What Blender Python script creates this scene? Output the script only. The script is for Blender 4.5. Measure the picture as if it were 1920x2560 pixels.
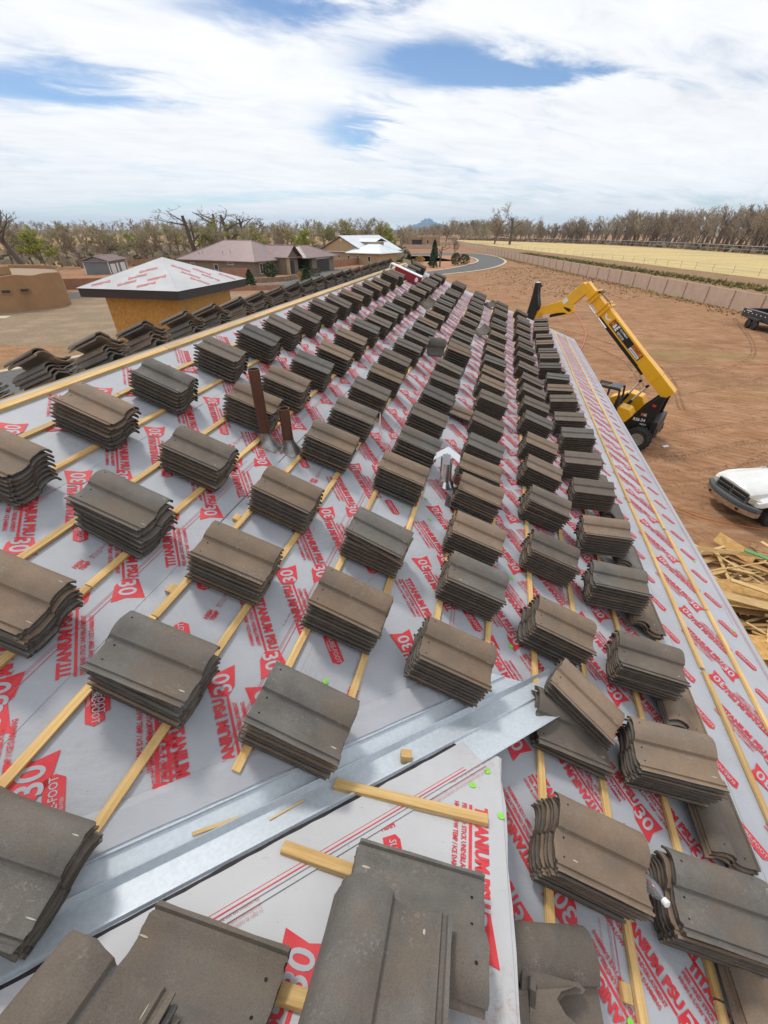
import bpy, bmesh, math, random
import numpy as np
from mathutils import Matrix, Vector
R = math.radians
for o in list(bpy.data.objects):
    bpy.data.objects.remove(o, do_unlink=True)
sc = bpy.context.scene
C = sc.collection

# ------------------------------------------------------------------ camera
CAM_H = 6.8
cd = bpy.data.cameras.new('camera'); cam = bpy.data.objects.new('camera', cd); C.objects.link(cam)
cam.location = (0, 0, CAM_H); cam.rotation_euler = (R(90 - 34.88), 0, 0)
cd.sensor_fit = 'VERTICAL'; cd.sensor_height = 36; cd.sensor_width = 27
cd.lens = 1010.3 / 2560 * 36; cd.clip_start = .05; cd.clip_end = 60000
sc.camera = cam

# ------------------------------------------------------------------ sky, sun, exposure
SUN_EL, SUN_AZ = 56.0, -24.0            # azimuth: degrees to the right of the view direction
wd = bpy.data.worlds.new('World'); sc.world = wd; wd.use_nodes = True
nt = wd.node_tree; N_ = nt.nodes; L_ = nt.links; N_.clear()
def nd(t, **k):
    n = N_.new(t)
    for a, b in k.items(): setattr(n, a, b)
    return n
def mth(op, a, b=None, clamp=False):
    n = nd('ShaderNodeMath', operation=op, use_clamp=clamp)
    for i, s in enumerate((a, b)):
        if s is None: continue
        if isinstance(s, (int, float)): n.inputs[i].default_value = s
        else: L_.new(s, n.inputs[i])
    return n.outputs[0]
sky = nd('ShaderNodeTexSky', sky_type='NISHITA', sun_disc=False, sun_elevation=R(SUN_EL), sun_rotation=R(SUN_AZ),
         altitude=1500, air_density=1.0, dust_density=.15, ozone_density=3.5)
tc = nd('ShaderNodeTexCoord'); sep = nd('ShaderNodeSeparateXYZ'); L_.new(tc.outputs['Generated'], sep.inputs[0])
zc = mth('ADD', mth('MAXIMUM', sep.outputs[2], 0.0), .12)
px, py = mth('DIVIDE', sep.outputs[0], zc), mth('DIVIDE', sep.outputs[1], zc)
def comb(x, y, z=0.0):
    n = nd('ShaderNodeCombineXYZ')
    for i, s in enumerate((x, y, z)):
        if isinstance(s, (int, float)): n.inputs[i].default_value = s
        else: L_.new(s, n.inputs[i])
    return n.outputs[0]
def noise(vec, scale, detail, rough, dist=0.0):
    n = nd('ShaderNodeTexNoise'); n.inputs['Scale'].default_value = scale; n.inputs['Detail'].default_value = detail
    n.inputs['Roughness'].default_value = rough; n.inputs['Distortion'].default_value = dist; L_.new(vec, n.inputs['Vector'])
    return n.outputs['Fac']
pl = comb(px, py)
rx_ = mth('ADD', mth('MULTIPLY', px, .82), mth('MULTIPLY', py, .42)); ry_ = mth('SUBTRACT', mth('MULTIPLY', py, .82), mth('MULTIPLY', px, .42))
n1 = noise(comb(mth('MULTIPLY', rx_, .75), mth('MULTIPLY', ry_, 1.25), 3.7), 1.0, 9, .55, .35)
n2 = noise(comb(mth('MULTIPLY', rx_, .7), mth('MULTIPLY', ry_, 1.5), 9.1), 3.6, 9, .6, .5)
n3 = noise(comb(px, py, 5.2), .55, 5, .5)
cov = mth('ADD', mth('MULTIPLY', n1, .66), mth('ADD', mth('MULTIPLY', n2, .52), mth('MULTIPLY', n3, .34)))
pxd = mth('ADD', px, mth('MULTIPLY', mth('SUBTRACT', n2, .5), .9)); pyd = mth('ADD', py, mth('MULTIPLY', mth('SUBTRACT', n1, .5), .9))
# openings of blue in the cloud sheet: (x, y, rx, ry, depth) on the cloud plane
for hx, hy, rx, ry, dp in ((.28, 2.78, .42, .20, .62), (.80, 2.94, .44, .15, .52), (-.24, 3.72, .27, .50, .42), (-.42, 2.34, .40, .20, .46),
                           (-1.80, 2.86, .60, .30, .44), (-.6, 5.6, 1.4, .30, .22), (-2.7, 5.7, 1.8, .35, .26), (3.6, 5.2, 1.8, .35, .18),
                           (-2.6, -1.0, .9, .5, .3), (2.2, -2.2, .9, .5, .3), (3.0, 1.0, .7, .5, .25)):
    ex = mth('DIVIDE', mth('SUBTRACT', pxd, hx), rx); ey = mth('DIVIDE', mth('SUBTRACT', pyd, hy), ry)
    g = mth('EXPONENT', mth('MULTIPLY', mth('ADD', mth('MULTIPLY', ex, ex), mth('MULTIPLY', ey, ey)), -1.0))
    cov = mth('SUBTRACT', cov, mth('MULTIPLY', g, dp))
mr = nd('ShaderNodeMapRange', interpolation_type='SMOOTHERSTEP'); mr.inputs['From Min'].default_value = .26; mr.inputs['From Max'].default_value = .80
L_.new(cov, mr.inputs['Value'])
shade = nd('ShaderNodeMapRange'); shade.inputs['From Min'].default_value = .3; shade.inputs['From Max'].default_value = .75
shade.inputs['To Min'].default_value = 8.6; shade.inputs['To Max'].default_value = 10.2
L_.new(mth('ADD', mth('MULTIPLY', n2, .6), mth('MULTIPLY', n3, .4)), shade.inputs['Value'])
cc = nd('ShaderNodeCombineColor')
L_.new(shade.outputs[0], cc.inputs[0]); L_.new(mth('MULTIPLY', shade.outputs[0], 1.015), cc.inputs[1]); L_.new(mth('MULTIPLY', shade.outputs[0], 1.04), cc.inputs[2])
mix = nd('ShaderNodeMix', data_type='RGBA'); L_.new(mr.outputs[0], mix.inputs['Factor'])
L_.new(sky.outputs[0], mix.inputs['A']); L_.new(cc.outputs[0], mix.inputs['B'])
bg = nd('ShaderNodeBackground'); bg.inputs['Strength'].default_value = .10; L_.new(mix.outputs['Result'], bg.inputs[0])
wo = nd('ShaderNodeOutputWorld'); L_.new(bg.outputs[0], wo.inputs[0])

sd = bpy.data.lights.new('sun', 'SUN'); sd.energy = 1.7; sd.angle = R(10); sd.color = (1, .95, .87)
sun = bpy.data.objects.new('sun', sd); C.objects.link(sun)
_d = Vector((math.sin(R(SUN_AZ)) * math.cos(R(SUN_EL)), math.cos(R(SUN_AZ)) * math.cos(R(SUN_EL)), math.sin(R(SUN_EL))))
sun.rotation_euler = (-_d).to_track_quat('-Z', 'Y').to_euler()
vs = sc.view_settings; vs.view_transform = 'Standard'; vs.look = 'None'; vs.exposure = 0.12; vs.gamma = 1; vs.use_curve_mapping = False
sc.cycles.max_bounces = 5; sc.cycles.diffuse_bounces = 2; sc.cycles.glossy_bounces = 2; sc.cycles.transmission_bounces = 6
sc.cycles.transparent_max_bounces = 8; sc.cycles.use_denoising = True

# ------------------------------------------------------------------ helpers
rnd = random.Random(11)
def lab(o, label, cat, group=None, kind=None):
    if label: o['label'] = label
    if cat: o['category'] = cat
    if group: o['group'] = group
    if kind: o['kind'] = kind
    return o
def thing(name, label, cat, loc=(0, 0, 0), rotz=0.0, group=None):
    o = bpy.data.objects.new(name, None); C.objects.link(o); o.empty_display_size = .2
    o.location = loc; o.rotation_euler = (0, 0, rotz)
    return lab(o, label, cat, group)
class MB:
    def __init__(s): s.v = []; s.f = []; s.m = []
    def add(s, vs, fs, mi=0):
        b = len(s.v); s.v += [tuple(x) for x in vs]
        for f in fs: s.f.append(tuple(b + i for i in f)); s.m.append(mi)
        return s
    def hexa(s, p, mi=0):     # 4 bottom, 4 top
        return s.add(p, [(3, 2, 1, 0), (4, 5, 6, 7), (0, 1, 5, 4), (1, 2, 6, 5), (2, 3, 7, 6), (3, 0, 4, 7)], mi)
    def box(s, c, d, rot=None, mi=0):
        h = [x / 2 for x in d]; c = Vector(c)
        p = [Vector((a * h[0], b * h[1], e * h[2])) for e in (-1, 1) for a, b in ((-1, -1), (1, -1), (1, 1), (-1, 1))]
        if rot is not None: p = [rot @ q for q in p]
        return s.hexa([c + q for q in p], mi)
    def prism(s, poly, off, mi=0):
        n = len(poly); off = Vector(off); a = [Vector(q) for q in poly]
        return s.add(a + [q + off for q in a], [tuple(range(n - 1, -1, -1)), tuple(range(n, 2 * n))] + [(i, (i + 1) % n, n + (i + 1) % n, n + i) for i in range(n)], mi)
    def tube(s, path, r, sides=8, mi=0, cap=True):
        path = [Vector(q) for q in path]; n = len(path)
        rr = r if isinstance(r, (list, tuple)) else [r] * n
        vs, fs = [], []; up = Vector((0, 0, 1))
        for i, q in enumerate(path):
            t = (path[min(i + 1, n - 1)] - path[max(i - 1, 0)]).normalized()
            a = t.cross(up)
            if a.length < 1e-3: a = t.cross(Vector((1, 0, 0)))
            a.normalize(); b = t.cross(a)
            vs += [q + rr[i] * (math.cos(2 * math.pi * k / sides) * a + math.sin(2 * math.pi * k / sides) * b) for k in range(sides)]
        for i in range(n - 1):
            fs += [(i * sides + k, i * sides + (k + 1) % sides, (i + 1) * sides + (k + 1) % sides, (i + 1) * sides + k) for k in range(sides)]
        if cap: fs += [tuple(range(sides)), tuple(range(len(vs) - 1, len(vs) - sides - 1, -1))]
        return s.add(vs, fs, mi)
    def lathe(s, prof, axis_o, ax, sides=20, mi=0, cap=True):   # prof: (radius, along)
        ax = Vector(ax).normalized(); a = ax.cross(Vector((0, 0, 1)) if abs(ax.z) < .9 else Vector((1, 0, 0))).normalized(); b = ax.cross(a)
        o = Vector(axis_o); vs, fs = [], []; n = len(prof)
        for r, z in prof:
            vs += [o + ax * z + r * (math.cos(2 * math.pi * k / sides) * a + math.sin(2 * math.pi * k / sides) * b) for k in range(sides)]
        for i in range(n - 1):
            fs += [(i * sides + k, i * sides + (k + 1) % sides, (i + 1) * sides + (k + 1) % sides, (i + 1) * sides + k) for k in range(sides)]
        if cap: fs += [tuple(range(sides)), tuple(range(n * sides - 1, (n - 1) * sides - 1, -1))]
        return s.add(vs, fs, mi)
    def mesh(s, name):
        me = bpy.data.meshes.new(name); me.from_pydata([tuple(q) for q in s.v], [], s.f)
        if any(s.m): me.polygons.foreach_set('material_index', s.m)
        me.update(); return me
    def build(s, name, mats, parent=None, world=False, smooth=False, bevel=0, M=None):
        me = s.mesh(name)
        for m in (mats if isinstance(mats, (list, tuple)) else [mats]): me.materials.append(m)
        bm = bmesh.new(); bm.from_mesh(me); bmesh.ops.recalc_face_normals(bm, faces=bm.faces)
        if bevel: bmesh.ops.bevel(bm, geom=list(bm.edges), offset=bevel, segments=1, affect='EDGES', clamp_overlap=True)
        bm.to_mesh(me); bm.free()
        if smooth:
            me.polygons.foreach_set('use_smooth', [True] * len(me.polygons))
            if hasattr(me, 'set_sharp_from_angle'): me.set_sharp_from_angle(angle=R(38))
        return link(name, me, parent, world, M)
def link(name, me, parent=None, world=False, M=None):
    o = bpy.data.objects.new(name, me); C.objects.link(o)
    if M is not None: o.matrix_basis = M
    if parent is not None:
        o.parent = parent
        if world:
            P = parent.matrix_basis
            if parent.parent is not None: P = parent.parent.matrix_basis @ parent.matrix_parent_inverse @ P
            inv = P.inverted()
            o.matrix_parent_inverse = inv
    return o
def struct(name, mb, mats, **k):
    o = mb.build(name, mats, **k); o['kind'] = 'structure'; return o

# ------------------------------------------------------------------ materials
def mat(name, col, rough=.8, col2=None, scale=4.0, detail=6, bump=0.0, bscale=None, metal=0.0, spec=.4, stretch=(1, 1, 1), rand=0.0, lo=.35, hi=.65, col3=None, s3=.6, coat=0.0, bdist=.02):
    m = bpy.data.materials.new(name); m.use_nodes = True; t = m.node_tree; n = t.nodes; l = t.links
    b = n['Principled BSDF']; b.inputs['Base Color'].default_value = (*col, 1); b.inputs['Roughness'].default_value = rough
    b.inputs['Metallic'].default_value = metal; b.inputs['Specular IOR Level'].default_value = spec
    if coat: b.inputs['Coat Weight'].default_value = coat; b.inputs['Coat Roughness'].default_value = .12
    if col2 or bump:
        tcn = n.new('ShaderNodeTexCoord'); mp = n.new('ShaderNodeMapping'); mp.inputs['Scale'].default_value = stretch
        l.new(tcn.outputs['Object'], mp.inputs['Vector']); vec = mp.outputs[0]
        if rand:
            oi = n.new('ShaderNodeObjectInfo'); va = n.new('ShaderNodeVectorMath'); va.operation = 'ADD'
            ml = n.new('ShaderNodeMath'); ml.operation = 'MULTIPLY'; ml.inputs[1].default_value = 57.0; l.new(oi.outputs['Random'], ml.inputs[0])
            l.new(vec, va.inputs[0]); l.new(ml.outputs[0], va.inputs[1]); vec = va.outputs[0]
        def nz(sca, det):
            q = n.new('ShaderNodeTexNoise'); q.inputs['Scale'].default_value = sca; q.inputs['Detail'].default_value = det; q.inputs['Roughness'].default_value = .62
            l.new(vec, q.inputs['Vector']); return q.outputs['Fac']
        out = None
        if col2:
            mrn = n.new('ShaderNodeMapRange'); mrn.inputs['From Min'].default_value = lo; mrn.inputs['From Max'].default_value = hi; l.new(nz(scale, detail), mrn.inputs['Value'])
            mx = n.new('ShaderNodeMix'); mx.data_type = 'RGBA'; mx.inputs['A'].default_value = (*col, 1); mx.inputs['B'].default_value = (*col2, 1); l.new(mrn.outputs[0], mx.inputs['Factor'])
            out = mx.outputs['Result']
            if col3:
                mr3 = n.new('ShaderNodeMapRange'); mr3.inputs['From Min'].default_value = .45; mr3.inputs['From Max'].default_value = .7; l.new(nz(s3, 5), mr3.inputs['Value'])
                m3 = n.new('ShaderNodeMix'); m3.data_type = 'RGBA'; l.new(mr3.outputs[0], m3.inputs['Factor']); l.new(out, m3.inputs['A']); m3.inputs['B'].default_value = (*col3, 1); out = m3.outputs['Result']
            if rand:
                hs = n.new('ShaderNodeHueSaturation'); r2 = n.new('ShaderNodeMapRange'); r2.inputs['To Min'].default_value = 1 - rand; r2.inputs['To Max'].default_value = 1 + rand
                l.new(oi.outputs['Random'], r2.inputs['Value']); l.new(r2.outputs[0], hs.inputs['Value']); l.new(out, hs.inputs['Color']); out = hs.outputs[0]
            l.new(out, b.inputs['Base Color'])
        if bump:
            bn = n.new('ShaderNodeBump'); bn.inputs['Strength'].default_value = bump; bn.inputs['Distance'].default_value = bdist
            l.new(nz(bscale or scale * 4, 6), bn.inputs['Height']); l.new(bn.outputs[0], b.inputs['Normal'])
    return m
MT = {}
def membrane(name, c, c2, dust):
    """woven-face underlayment: fabric weave, shallow wrinkles, boot dust and scuffs"""
    m = mat(name, c, .6, c2, 1.4, 5, spec=.35); t = m.node_tree; n = t.nodes; l = t.links; b = n['Principled BSDF']; src = b.inputs['Base Color'].links[0].from_socket
    tcn = n.new('ShaderNodeTexCoord')
    def nz(sc_, det, rough, st=(1, 1, 1), dist=0.0):
        mp = n.new('ShaderNodeMapping'); mp.inputs['Scale'].default_value = st; mp.inputs['Rotation'].default_value = (0, 0, .23); l.new(tcn.outputs['Object'], mp.inputs[0])
        q = n.new('ShaderNodeTexNoise'); q.inputs['Scale'].default_value = sc_; q.inputs['Detail'].default_value = det; q.inputs['Roughness'].default_value = rough; q.inputs['Distortion'].default_value = dist; l.new(mp.outputs[0], q.inputs['Vector']); return q.outputs['Fac']
    def rg(s_, a_, b_, c_, d_):
        q = n.new('ShaderNodeMapRange'); q.inputs[1].default_value = a_; q.inputs[2].default_value = b_; q.inputs[3].default_value = c_; q.inputs[4].default_value = d_; l.new(s_, q.inputs[0]); return q.outputs[0]
    def mth_(op, x, y):
        q = n.new('ShaderNodeMath'); q.operation = op
        for i, v in enumerate((x, y)):
            if isinstance(v, float): q.inputs[i].default_value = v
            else: l.new(v, q.inputs[i])
        return q.outputs[0]
    def mx(f, col, cur):
        q = n.new('ShaderNodeMix'); q.data_type = 'RGBA'; l.new(f, q.inputs['Factor']); l.new(cur, q.inputs['A']); q.inputs['B'].default_value = (*col, 1); return q.outputs['Result']
    cur = mx(mth_('MULTIPLY', rg(nz(1.7, 4, .5), .5, .72, 0, 1), rg(nz(26, 7, .75, (1, 1, 1), 1.5), .5, .68, 0, dust)), (.34, .21, .15), src)
    cur = mx(rg(nz(9, 6, .7, (1, 4, 1), .8), .60, .74, 0, .30), (.25, .25, .26), cur)
    cur = mx(rg(nz(70, 3, .6), .70, .76, 0, .6), (.12, .10, .09), cur)
    l.new(cur, b.inputs['Base Color'])
    bp = n.new('ShaderNodeBump'); bp.inputs['Strength'].default_value = .55; bp.inputs['Distance'].default_value = .012; l.new(mth_('ADD', nz(3.2, 4, .5, (1, 1.9, 1), 1.0), mth_('MULTIPLY', nz(180, 2, .5), .06)), bp.inputs['Height']); l.new(bp.outputs[0], b.inputs['Normal'])
    return m
MT['membrane'] = membrane('membrane', (.345, .36, .395), (.42, .435, .47), .42)
MT['membrane2'] = membrane('membrane2', (.42, .425, .44), (.49, .495, .51), .75)
MT['red'] = mat('red_print', (.52, .022, .035), .6, (.60, .05, .06), 9, 4)
MT['redfine'] = mat('red_fine_print', (.48, .10, .12), .6)
MT['pine'] = mat('pine', (.56, .35, .12), .65, (.73, .51, .23), 3.4, 6, .25, 30, stretch=(1.6, 30, 30), rand=.2, col3=(.50, .30, .11), s3=1.1)
MT['pine_old'] = mat('pine_old', (.46, .29, .12), .75, (.68, .48, .23), 3.0, 5, .3, 20, stretch=(1.5, 22, 22), rand=.32)
MT['osb'] = mat('osb', (.30, .13, .022), .7, (.62, .33, .075), 14, 4, .3, 30, stretch=(2.2, 2.2, .75), col3=(.42, .21, .05), s3=9, lo=.3, hi=.7)
MT['osb_scrap'] = mat('osb_scrap', (.45, .24, .07), .7, (.62, .38, .13), 12, 4, .3, 30, rand=.2)
def tilemat(name, c1, c2, c3):
    """slurry-coated concrete: blended colour bands, fine sand speckle, pale efflorescence"""
    m = mat(name, c1, .84, c2, 7.0, 9, .7, 170, spec=.22, rand=.13, col3=c3, s3=2.6, lo=.3, hi=.7, bdist=.0028)
    t = m.node_tree; n = t.nodes; l = t.links; b = n['Principled BSDF']; src = b.inputs['Base Color'].links[0].from_socket
    vec = [x for x in n if x.type == 'VECT_MATH'][0].outputs[0]
    def nz(sc_, det, rough):
        q = n.new('ShaderNodeTexNoise'); q.inputs['Scale'].default_value = sc_; q.inputs['Detail'].default_value = det; q.inputs['Roughness'].default_value = rough; l.new(vec, q.inputs['Vector']); return q.outputs['Fac']
    def rg(s_, a, b_, c, d):
        q = n.new('ShaderNodeMapRange'); q.inputs[1].default_value = a; q.inputs[2].default_value = b_; q.inputs[3].default_value = c; q.inputs[4].default_value = d; l.new(s_, q.inputs[0]); return q.outputs[0]
    hs = n.new('ShaderNodeHueSaturation'); l.new(src, hs.inputs['Color']); l.new(rg(nz(260, 3, .7), .3, .7, .80, 1.20), hs.inputs['Value'])
    ml = n.new('ShaderNodeMath'); ml.operation = 'MULTIPLY'; l.new(rg(nz(5.5, 5, .6), .52, .68, 0, 1), ml.inputs[0]); l.new(rg(nz(75, 6, .75), .52, .66, 0, .55), ml.inputs[1])
    mx = n.new('ShaderNodeMix'); mx.data_type = 'RGBA'; l.new(ml.outputs[0], mx.inputs['Factor']); l.new(hs.outputs[0], mx.inputs['A']); mx.inputs['B'].default_value = (.34, .33, .315, 1)
    l.new(mx.outputs['Result'], b.inputs['Base Color']); return m
MT['tile_body'] = mat('tile_body', (.060, .049, .040), .92, (.105, .085, .068), 22, 6, .6, 90, spec=.15, bdist=.003)  # uncoated concrete edges and underside, also darkened to deepen shade in the stacks
MT['tile_grey'] = tilemat('tile_grey', (.098, .092, .084), (.158, .148, .136), (.145, .114, .088))
MT['tile_brown'] = tilemat('tile_brown', (.188, .132, .092), (.245, .178, .127), (.158, .132, .108))
MT['tile_umber'] = tilemat('tile_umber', (.13, .106, .085), (.182, .148, .12), (.108, .097, .085))
MT['hole'] = mat('nail_hole', (.012, .011, .01), .9)
MT['chip'] = mat('chip', (.42, .37, .29), .9)
MT['galv'] = mat('galvanised', (.47, .52, .57), .48, (.54, .595, .65), 60, 4, metal=.25, spec=.5)
MT['steel'] = mat('bright_steel', (.80, .81, .83), .24, metal=.9)
MT['tar'] = mat('tar', (.012, .010, .014), .6, (.03, .022, .026), 30, 4, .4, 60)
MT['pipe'] = mat('brown_pipe', (.075, .030, .017), .42, (.10, .042, .024), 5, 4, .1, 40)
MT['lead'] = mat('boot_metal', (.33, .34, .34), .38, (.16, .10, .07), 9, 4, metal=.7)
MT['fascia'] = mat('fascia', (.035, .026, .024), .6)
MT['green'] = mat('green_cap', (.22, .62, .05), .45)
MT['white'] = mat('white_paint', (.78, .79, .80), .45)
MT['black'] = mat('black_paint', (.012, .012, .013), .42, spec=.5)
MT['rubber'] = mat('rubber', (.022, .021, .021), .85, (.05, .045, .04), 8, 4, .2, 40)
MT['yellow'] = mat('machine_yellow', (.86, .44, .008), .40, (.66, .36, .045), 2.2, 9, spec=.5, coat=.2, lo=.48, hi=.8)
MT['glass'] = mat('glass_dark', (.03, .035, .04), .08, spec=.7)
MT['orange'] = mat('orange', (.80, .20, .02), .5)
HAZE = True
# ------------------------------------------------------------------ ground and terrain
def sheet(name, pts, z, m, th=.0):
    mb = MB(); mb.add([(x, y, z) for x, y in pts], [tuple(range(len(pts)))]); return struct(name, mb, m)
def smoothline(pts, n=8, closed=False):
    P = [Vector((*q, 0)) if len(q) == 2 else Vector(q) for q in pts]; out = []; N = len(P)
    for i in range(N if closed else N - 1):
        a, b, c, d = (P[(i + k) % N] if closed else P[max(0, min(N - 1, i + k))] for k in (-1, 0, 1, 2))
        for k in range(n):
            t = k / n; out.append(.5 * ((2 * b) + (c - a) * t + (2 * a - 5 * b + 4 * c - d) * t * t + (3 * b - a - 3 * c + d) * t ** 3))
    if not closed: out.append(P[-1])
    return out
def ribbon(name, center, w0, w1, z, m, h=0.0, kind=True, parent=None):
    """strip following a centre line between side offsets w0..w1 (left positive); h > 0 gives a raised kerb"""
    P = [Vector((q[0], q[1], 0)) for q in center]; mb = MB(); L, Rr = [], []
    for i, q in enumerate(P):
        t = (P[min(i + 1, len(P) - 1)] - P[max(i - 1, 0)]).normalized(); s = Vector((-t.y, t.x, 0))
        L.append(q + s * w1); Rr.append(q + s * w0)
    for i in range(len(P) - 1):
        a, b, c, d = Rr[i], Rr[i + 1], L[i + 1], L[i]
        zz = Vector((0, 0, z))
        if h: mb.hexa([a, b, c, d, a + Vector((0, 0, h)), b + Vector((0, 0, h)), c + Vector((0, 0, h)), d + Vector((0, 0, h))])
        else: mb.add([a + zz, b + zz, c + zz, d + zz], [(0, 1, 2, 3)])
    return struct(name, mb, m) if kind else mb.build(name, m, parent=parent, world=parent is not None)

def ground_material():
    m = bpy.data.materials.new('dirt'); m.use_nodes = True; t = m.node_tree; n = t.nodes; l = t.links; b = n['Principled BSDF']
    b.inputs['Roughness'].default_value = .95; b.inputs['Specular IOR Level'].default_value = .15
    tcn = n.new('ShaderNodeTexCoord')
    def nz(scale, det, sx=1, sy=1, rot=0.0, rough=.6, dist=0):
        mp = n.new('ShaderNodeMapping'); mp.inputs['Scale'].default_value = (sx, sy, 1); mp.inputs['Rotation'].default_value = (0, 0, rot); l.new(tcn.outputs['Object'], mp.inputs[0])
        q = n.new('ShaderNodeTexNoise'); q.inputs['Scale'].default_value = scale; q.inputs['Detail'].default_value = det; q.inputs['Roughness'].default_value = rough; q.inputs['Distortion'].default_value = dist
        l.new(mp.outputs[0], q.inputs['Vector']); return q.outputs['Fac']
    def rng(s, a, b_, c=0.0, d=1.0):
        q = n.new('ShaderNodeMapRange'); q.inputs[1].default_value = a; q.inputs[2].default_value = b_; q.inputs[3].default_value = c; q.inputs[4].default_value = d; l.new(s, q.inputs[0]); return q.outputs[0]
    def mixc(f, a, b_):
        q = n.new('ShaderNodeMix'); q.data_type = 'RGBA'; l.new(f, q.inputs['Factor'])
        for k, s in (('A', a), ('B', b_)):
            if isinstance(s, tuple): q.inputs[k].default_value = (*s, 1)
            else: l.new(s, q.inputs[k])
        return q.outputs['Result']
    c = mixc(rng(nz(.9, 8), .35, .65), (.295, .148, .075), (.39, .219, .122))
    c = mixc(rng(nz(.18, 4), .52, .68, 0, .75), c, (.225, .118, .062))
    c = mixc(rng(nz(.35, 6, 1, 5, R(35), .7, .8), .52, .70, 0, .7), c, (.47, .30, .185))
    c = mixc(rng(nz(.5, 8, 1.2, 6, R(12), .75, 1.2), .54, .68, 0, .7), c, (.17, .087, .044))
    c = mixc(rng(nz(.07, 5, 1, 1.6), .56, .7, 0, .7), c, (.24, .20, .075))      # thin dry weeds
    l.new(c, b.inputs['Base Color'])
    w = n.new('ShaderNodeTexWave'); w.wave_type = 'BANDS'; w.bands_direction = 'DIAGONAL'; w.inputs['Scale'].default_value = 1.1; w.inputs['Distortion'].default_value = 14; w.inputs['Detail'].default_value = 4; w.inputs['Detail Scale'].default_value = .35
    l.new(tcn.outputs['Object'], w.inputs['Vector'])
    ad = n.new('ShaderNodeMath'); ad.operation = 'ADD'; l.new(w.outputs['Fac'], ad.inputs[0]); l.new(nz(6, 8), ad.inputs[1])
    bp = n.new('ShaderNodeBump'); bp.inputs['Strength'].default_value = .8; bp.inputs['Distance'].default_value = .09; l.new(ad.outputs[0], bp.inputs['Height']); l.new(bp.outputs[0], b.inputs['Normal'])
    return m
MT['dirt'] = ground_material()
MT['gravel'] = mat('gravel', (.19, .135, .085), .95, (.31, .235, .16), 7, 9, .6, 30, spec=.15, col3=(.34, .25, .17), s3=.4, bdist=.04)
MT['asphalt'] = mat('asphalt', (.105, .105, .105), .9, (.15, .148, .145), 3, 8, .4, 60, spec=.2, col3=(.12, .12, .12), s3=.2)
MT['kerb'] = mat('concrete_kerb', (.48, .40, .30), .85, (.56, .48, .38), 2, 5)
MT['redgravel'] = mat('red_gravel', (.34, .17, .09), .95, (.44, .25, .15), 5, 8, .5, 25, spec=.15)
MT['field'] = mat('dry_grass_field', (.50, .375, .165), .95, (.67, .525, .27), .9, 8, .7, 3, spec=.1, stretch=(1, 1.6, 1), col3=(.46, .37, .19), s3=.05, bdist=.25)
MT['paledirt'] = mat('pale_dirt', (.31, .205, .115), .95, (.22, .135, .072), .5, 8, .5, 6, spec=.1)
MT['verge'] = mat('verge_grass', (.085, .09, .03), .95, (.22, .18, .075), .9, 8, .8, 8, spec=.1, bdist=.15)
MT['tumble'] = mat('dry_ground', (.30, .18, .09), .95, (.38, .25, .12), .12, 6, .4, 3, spec=.1)

g = MB(); S = 8400
g.add([(-S, -400, 0), (S, -400, 0), (S, 9600, 0), (-S, 9600, 0)], [(0, 1, 2, 3)]); struct('ground', g, MT['dirt'])
# right side beyond the block wall: verge, dirt track, hay field, drain bank
sheet('field', [(66, 20), (170, 20), (150, 100), (127, 152), (130, 211), (124, 277), (100, 342), (60, 428), (56, 300), (60, 200), (64, 120)], .012, MT['field'])
sheet('dirt_track', [(44, 10), (66, 10), (64, 120), (60, 200), (56, 300), (58, 420), (48, 420), (42, 280), (44, 160), (46, 90)], .008, MT['paledirt'])
vg = MB(); vr = random.Random(3)
ribbon('grass_verge', smoothline([(52, 12), (53.5, 60), (51.5, 110), (48, 180), (46, 290)]), -2.2, 2.0, .016, MT['verge'])
sheet('dry_ground', [(-420, 106), (-60, 108), (20, 128), (4, 200), (50, 285), (20, 700), (-420, 700)], .006, MT['tumble'])
# cul-de-sac loop with concrete kerbs
outer = smoothline([(-6, 74), (2, 78), (11.6, 87.8), (19, 96), (25.8, 108), (31.5, 124), (34, 140), (34.6, 158), (30.5, 172), (20, 176), (9, 171), (-4, 164)], 6)
inner = smoothline([(-9, 80), (0, 86), (9.4, 94.1), (16.9, 106), (22.9, 119.3), (25.9, 130), (26.8, 144), (25, 155), (18, 158), (8, 155), (-3, 150)], 6)
rb = MB(); nn = min(len(outer), len(inner))
for i in range(nn - 1):
    rb.add([(*outer[i].xy, .010), (*outer[i + 1].xy, .010), (*inner[i + 1].xy, .010), (*inner[i].xy, .010)], [(0, 1, 2, 3)])
struct('street', rb, MT['asphalt'])
ribbon('street_kerb', outer, -.55, 0, 0, MT['kerb'], h=.11)
ribbon('street_kerb', inner, 0, .5, 0, MT['kerb'], h=.11)
ribbon('driveway', smoothline([(-60, 52), (-34, 60), (-22, 66), (-14, 70), (-6, 77)]), -3.6, 3.6, .014, MT['asphalt'])
ribbon('driveway', smoothline([(-14, 74), (-12.5, 88), (-7, 99), (2, 108)]), -3.2, 3.2, .018, MT['asphalt'])
sheet('landscape_bed', [(9.5, 95.5), (16, 107.5), (22, 120), (25, 131), (25.8, 144), (24, 153.5), (17, 156), (4, 152), (-2, 130), (2, 110)], .006, MT['redgravel'])
sheet('gravel_yard', [(-60, 34), (-22.6, 30.2), (-15, 44), (-12, 56), (-20, 60), (-40, 54), (-60, 50)], .005, MT['gravel'])
sheet('gravel_yard', [(-26, 22), (-9, 33), (-10, 56), (-15, 44), (-22.4, 30.3)], .004, MT['paledirt'])
ribbon('street', smoothline([(-40, 8), (-21.6, 20), (-12, 36), (-6, 52)]), -3.5, 2.9, .010, MT['asphalt'])
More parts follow.
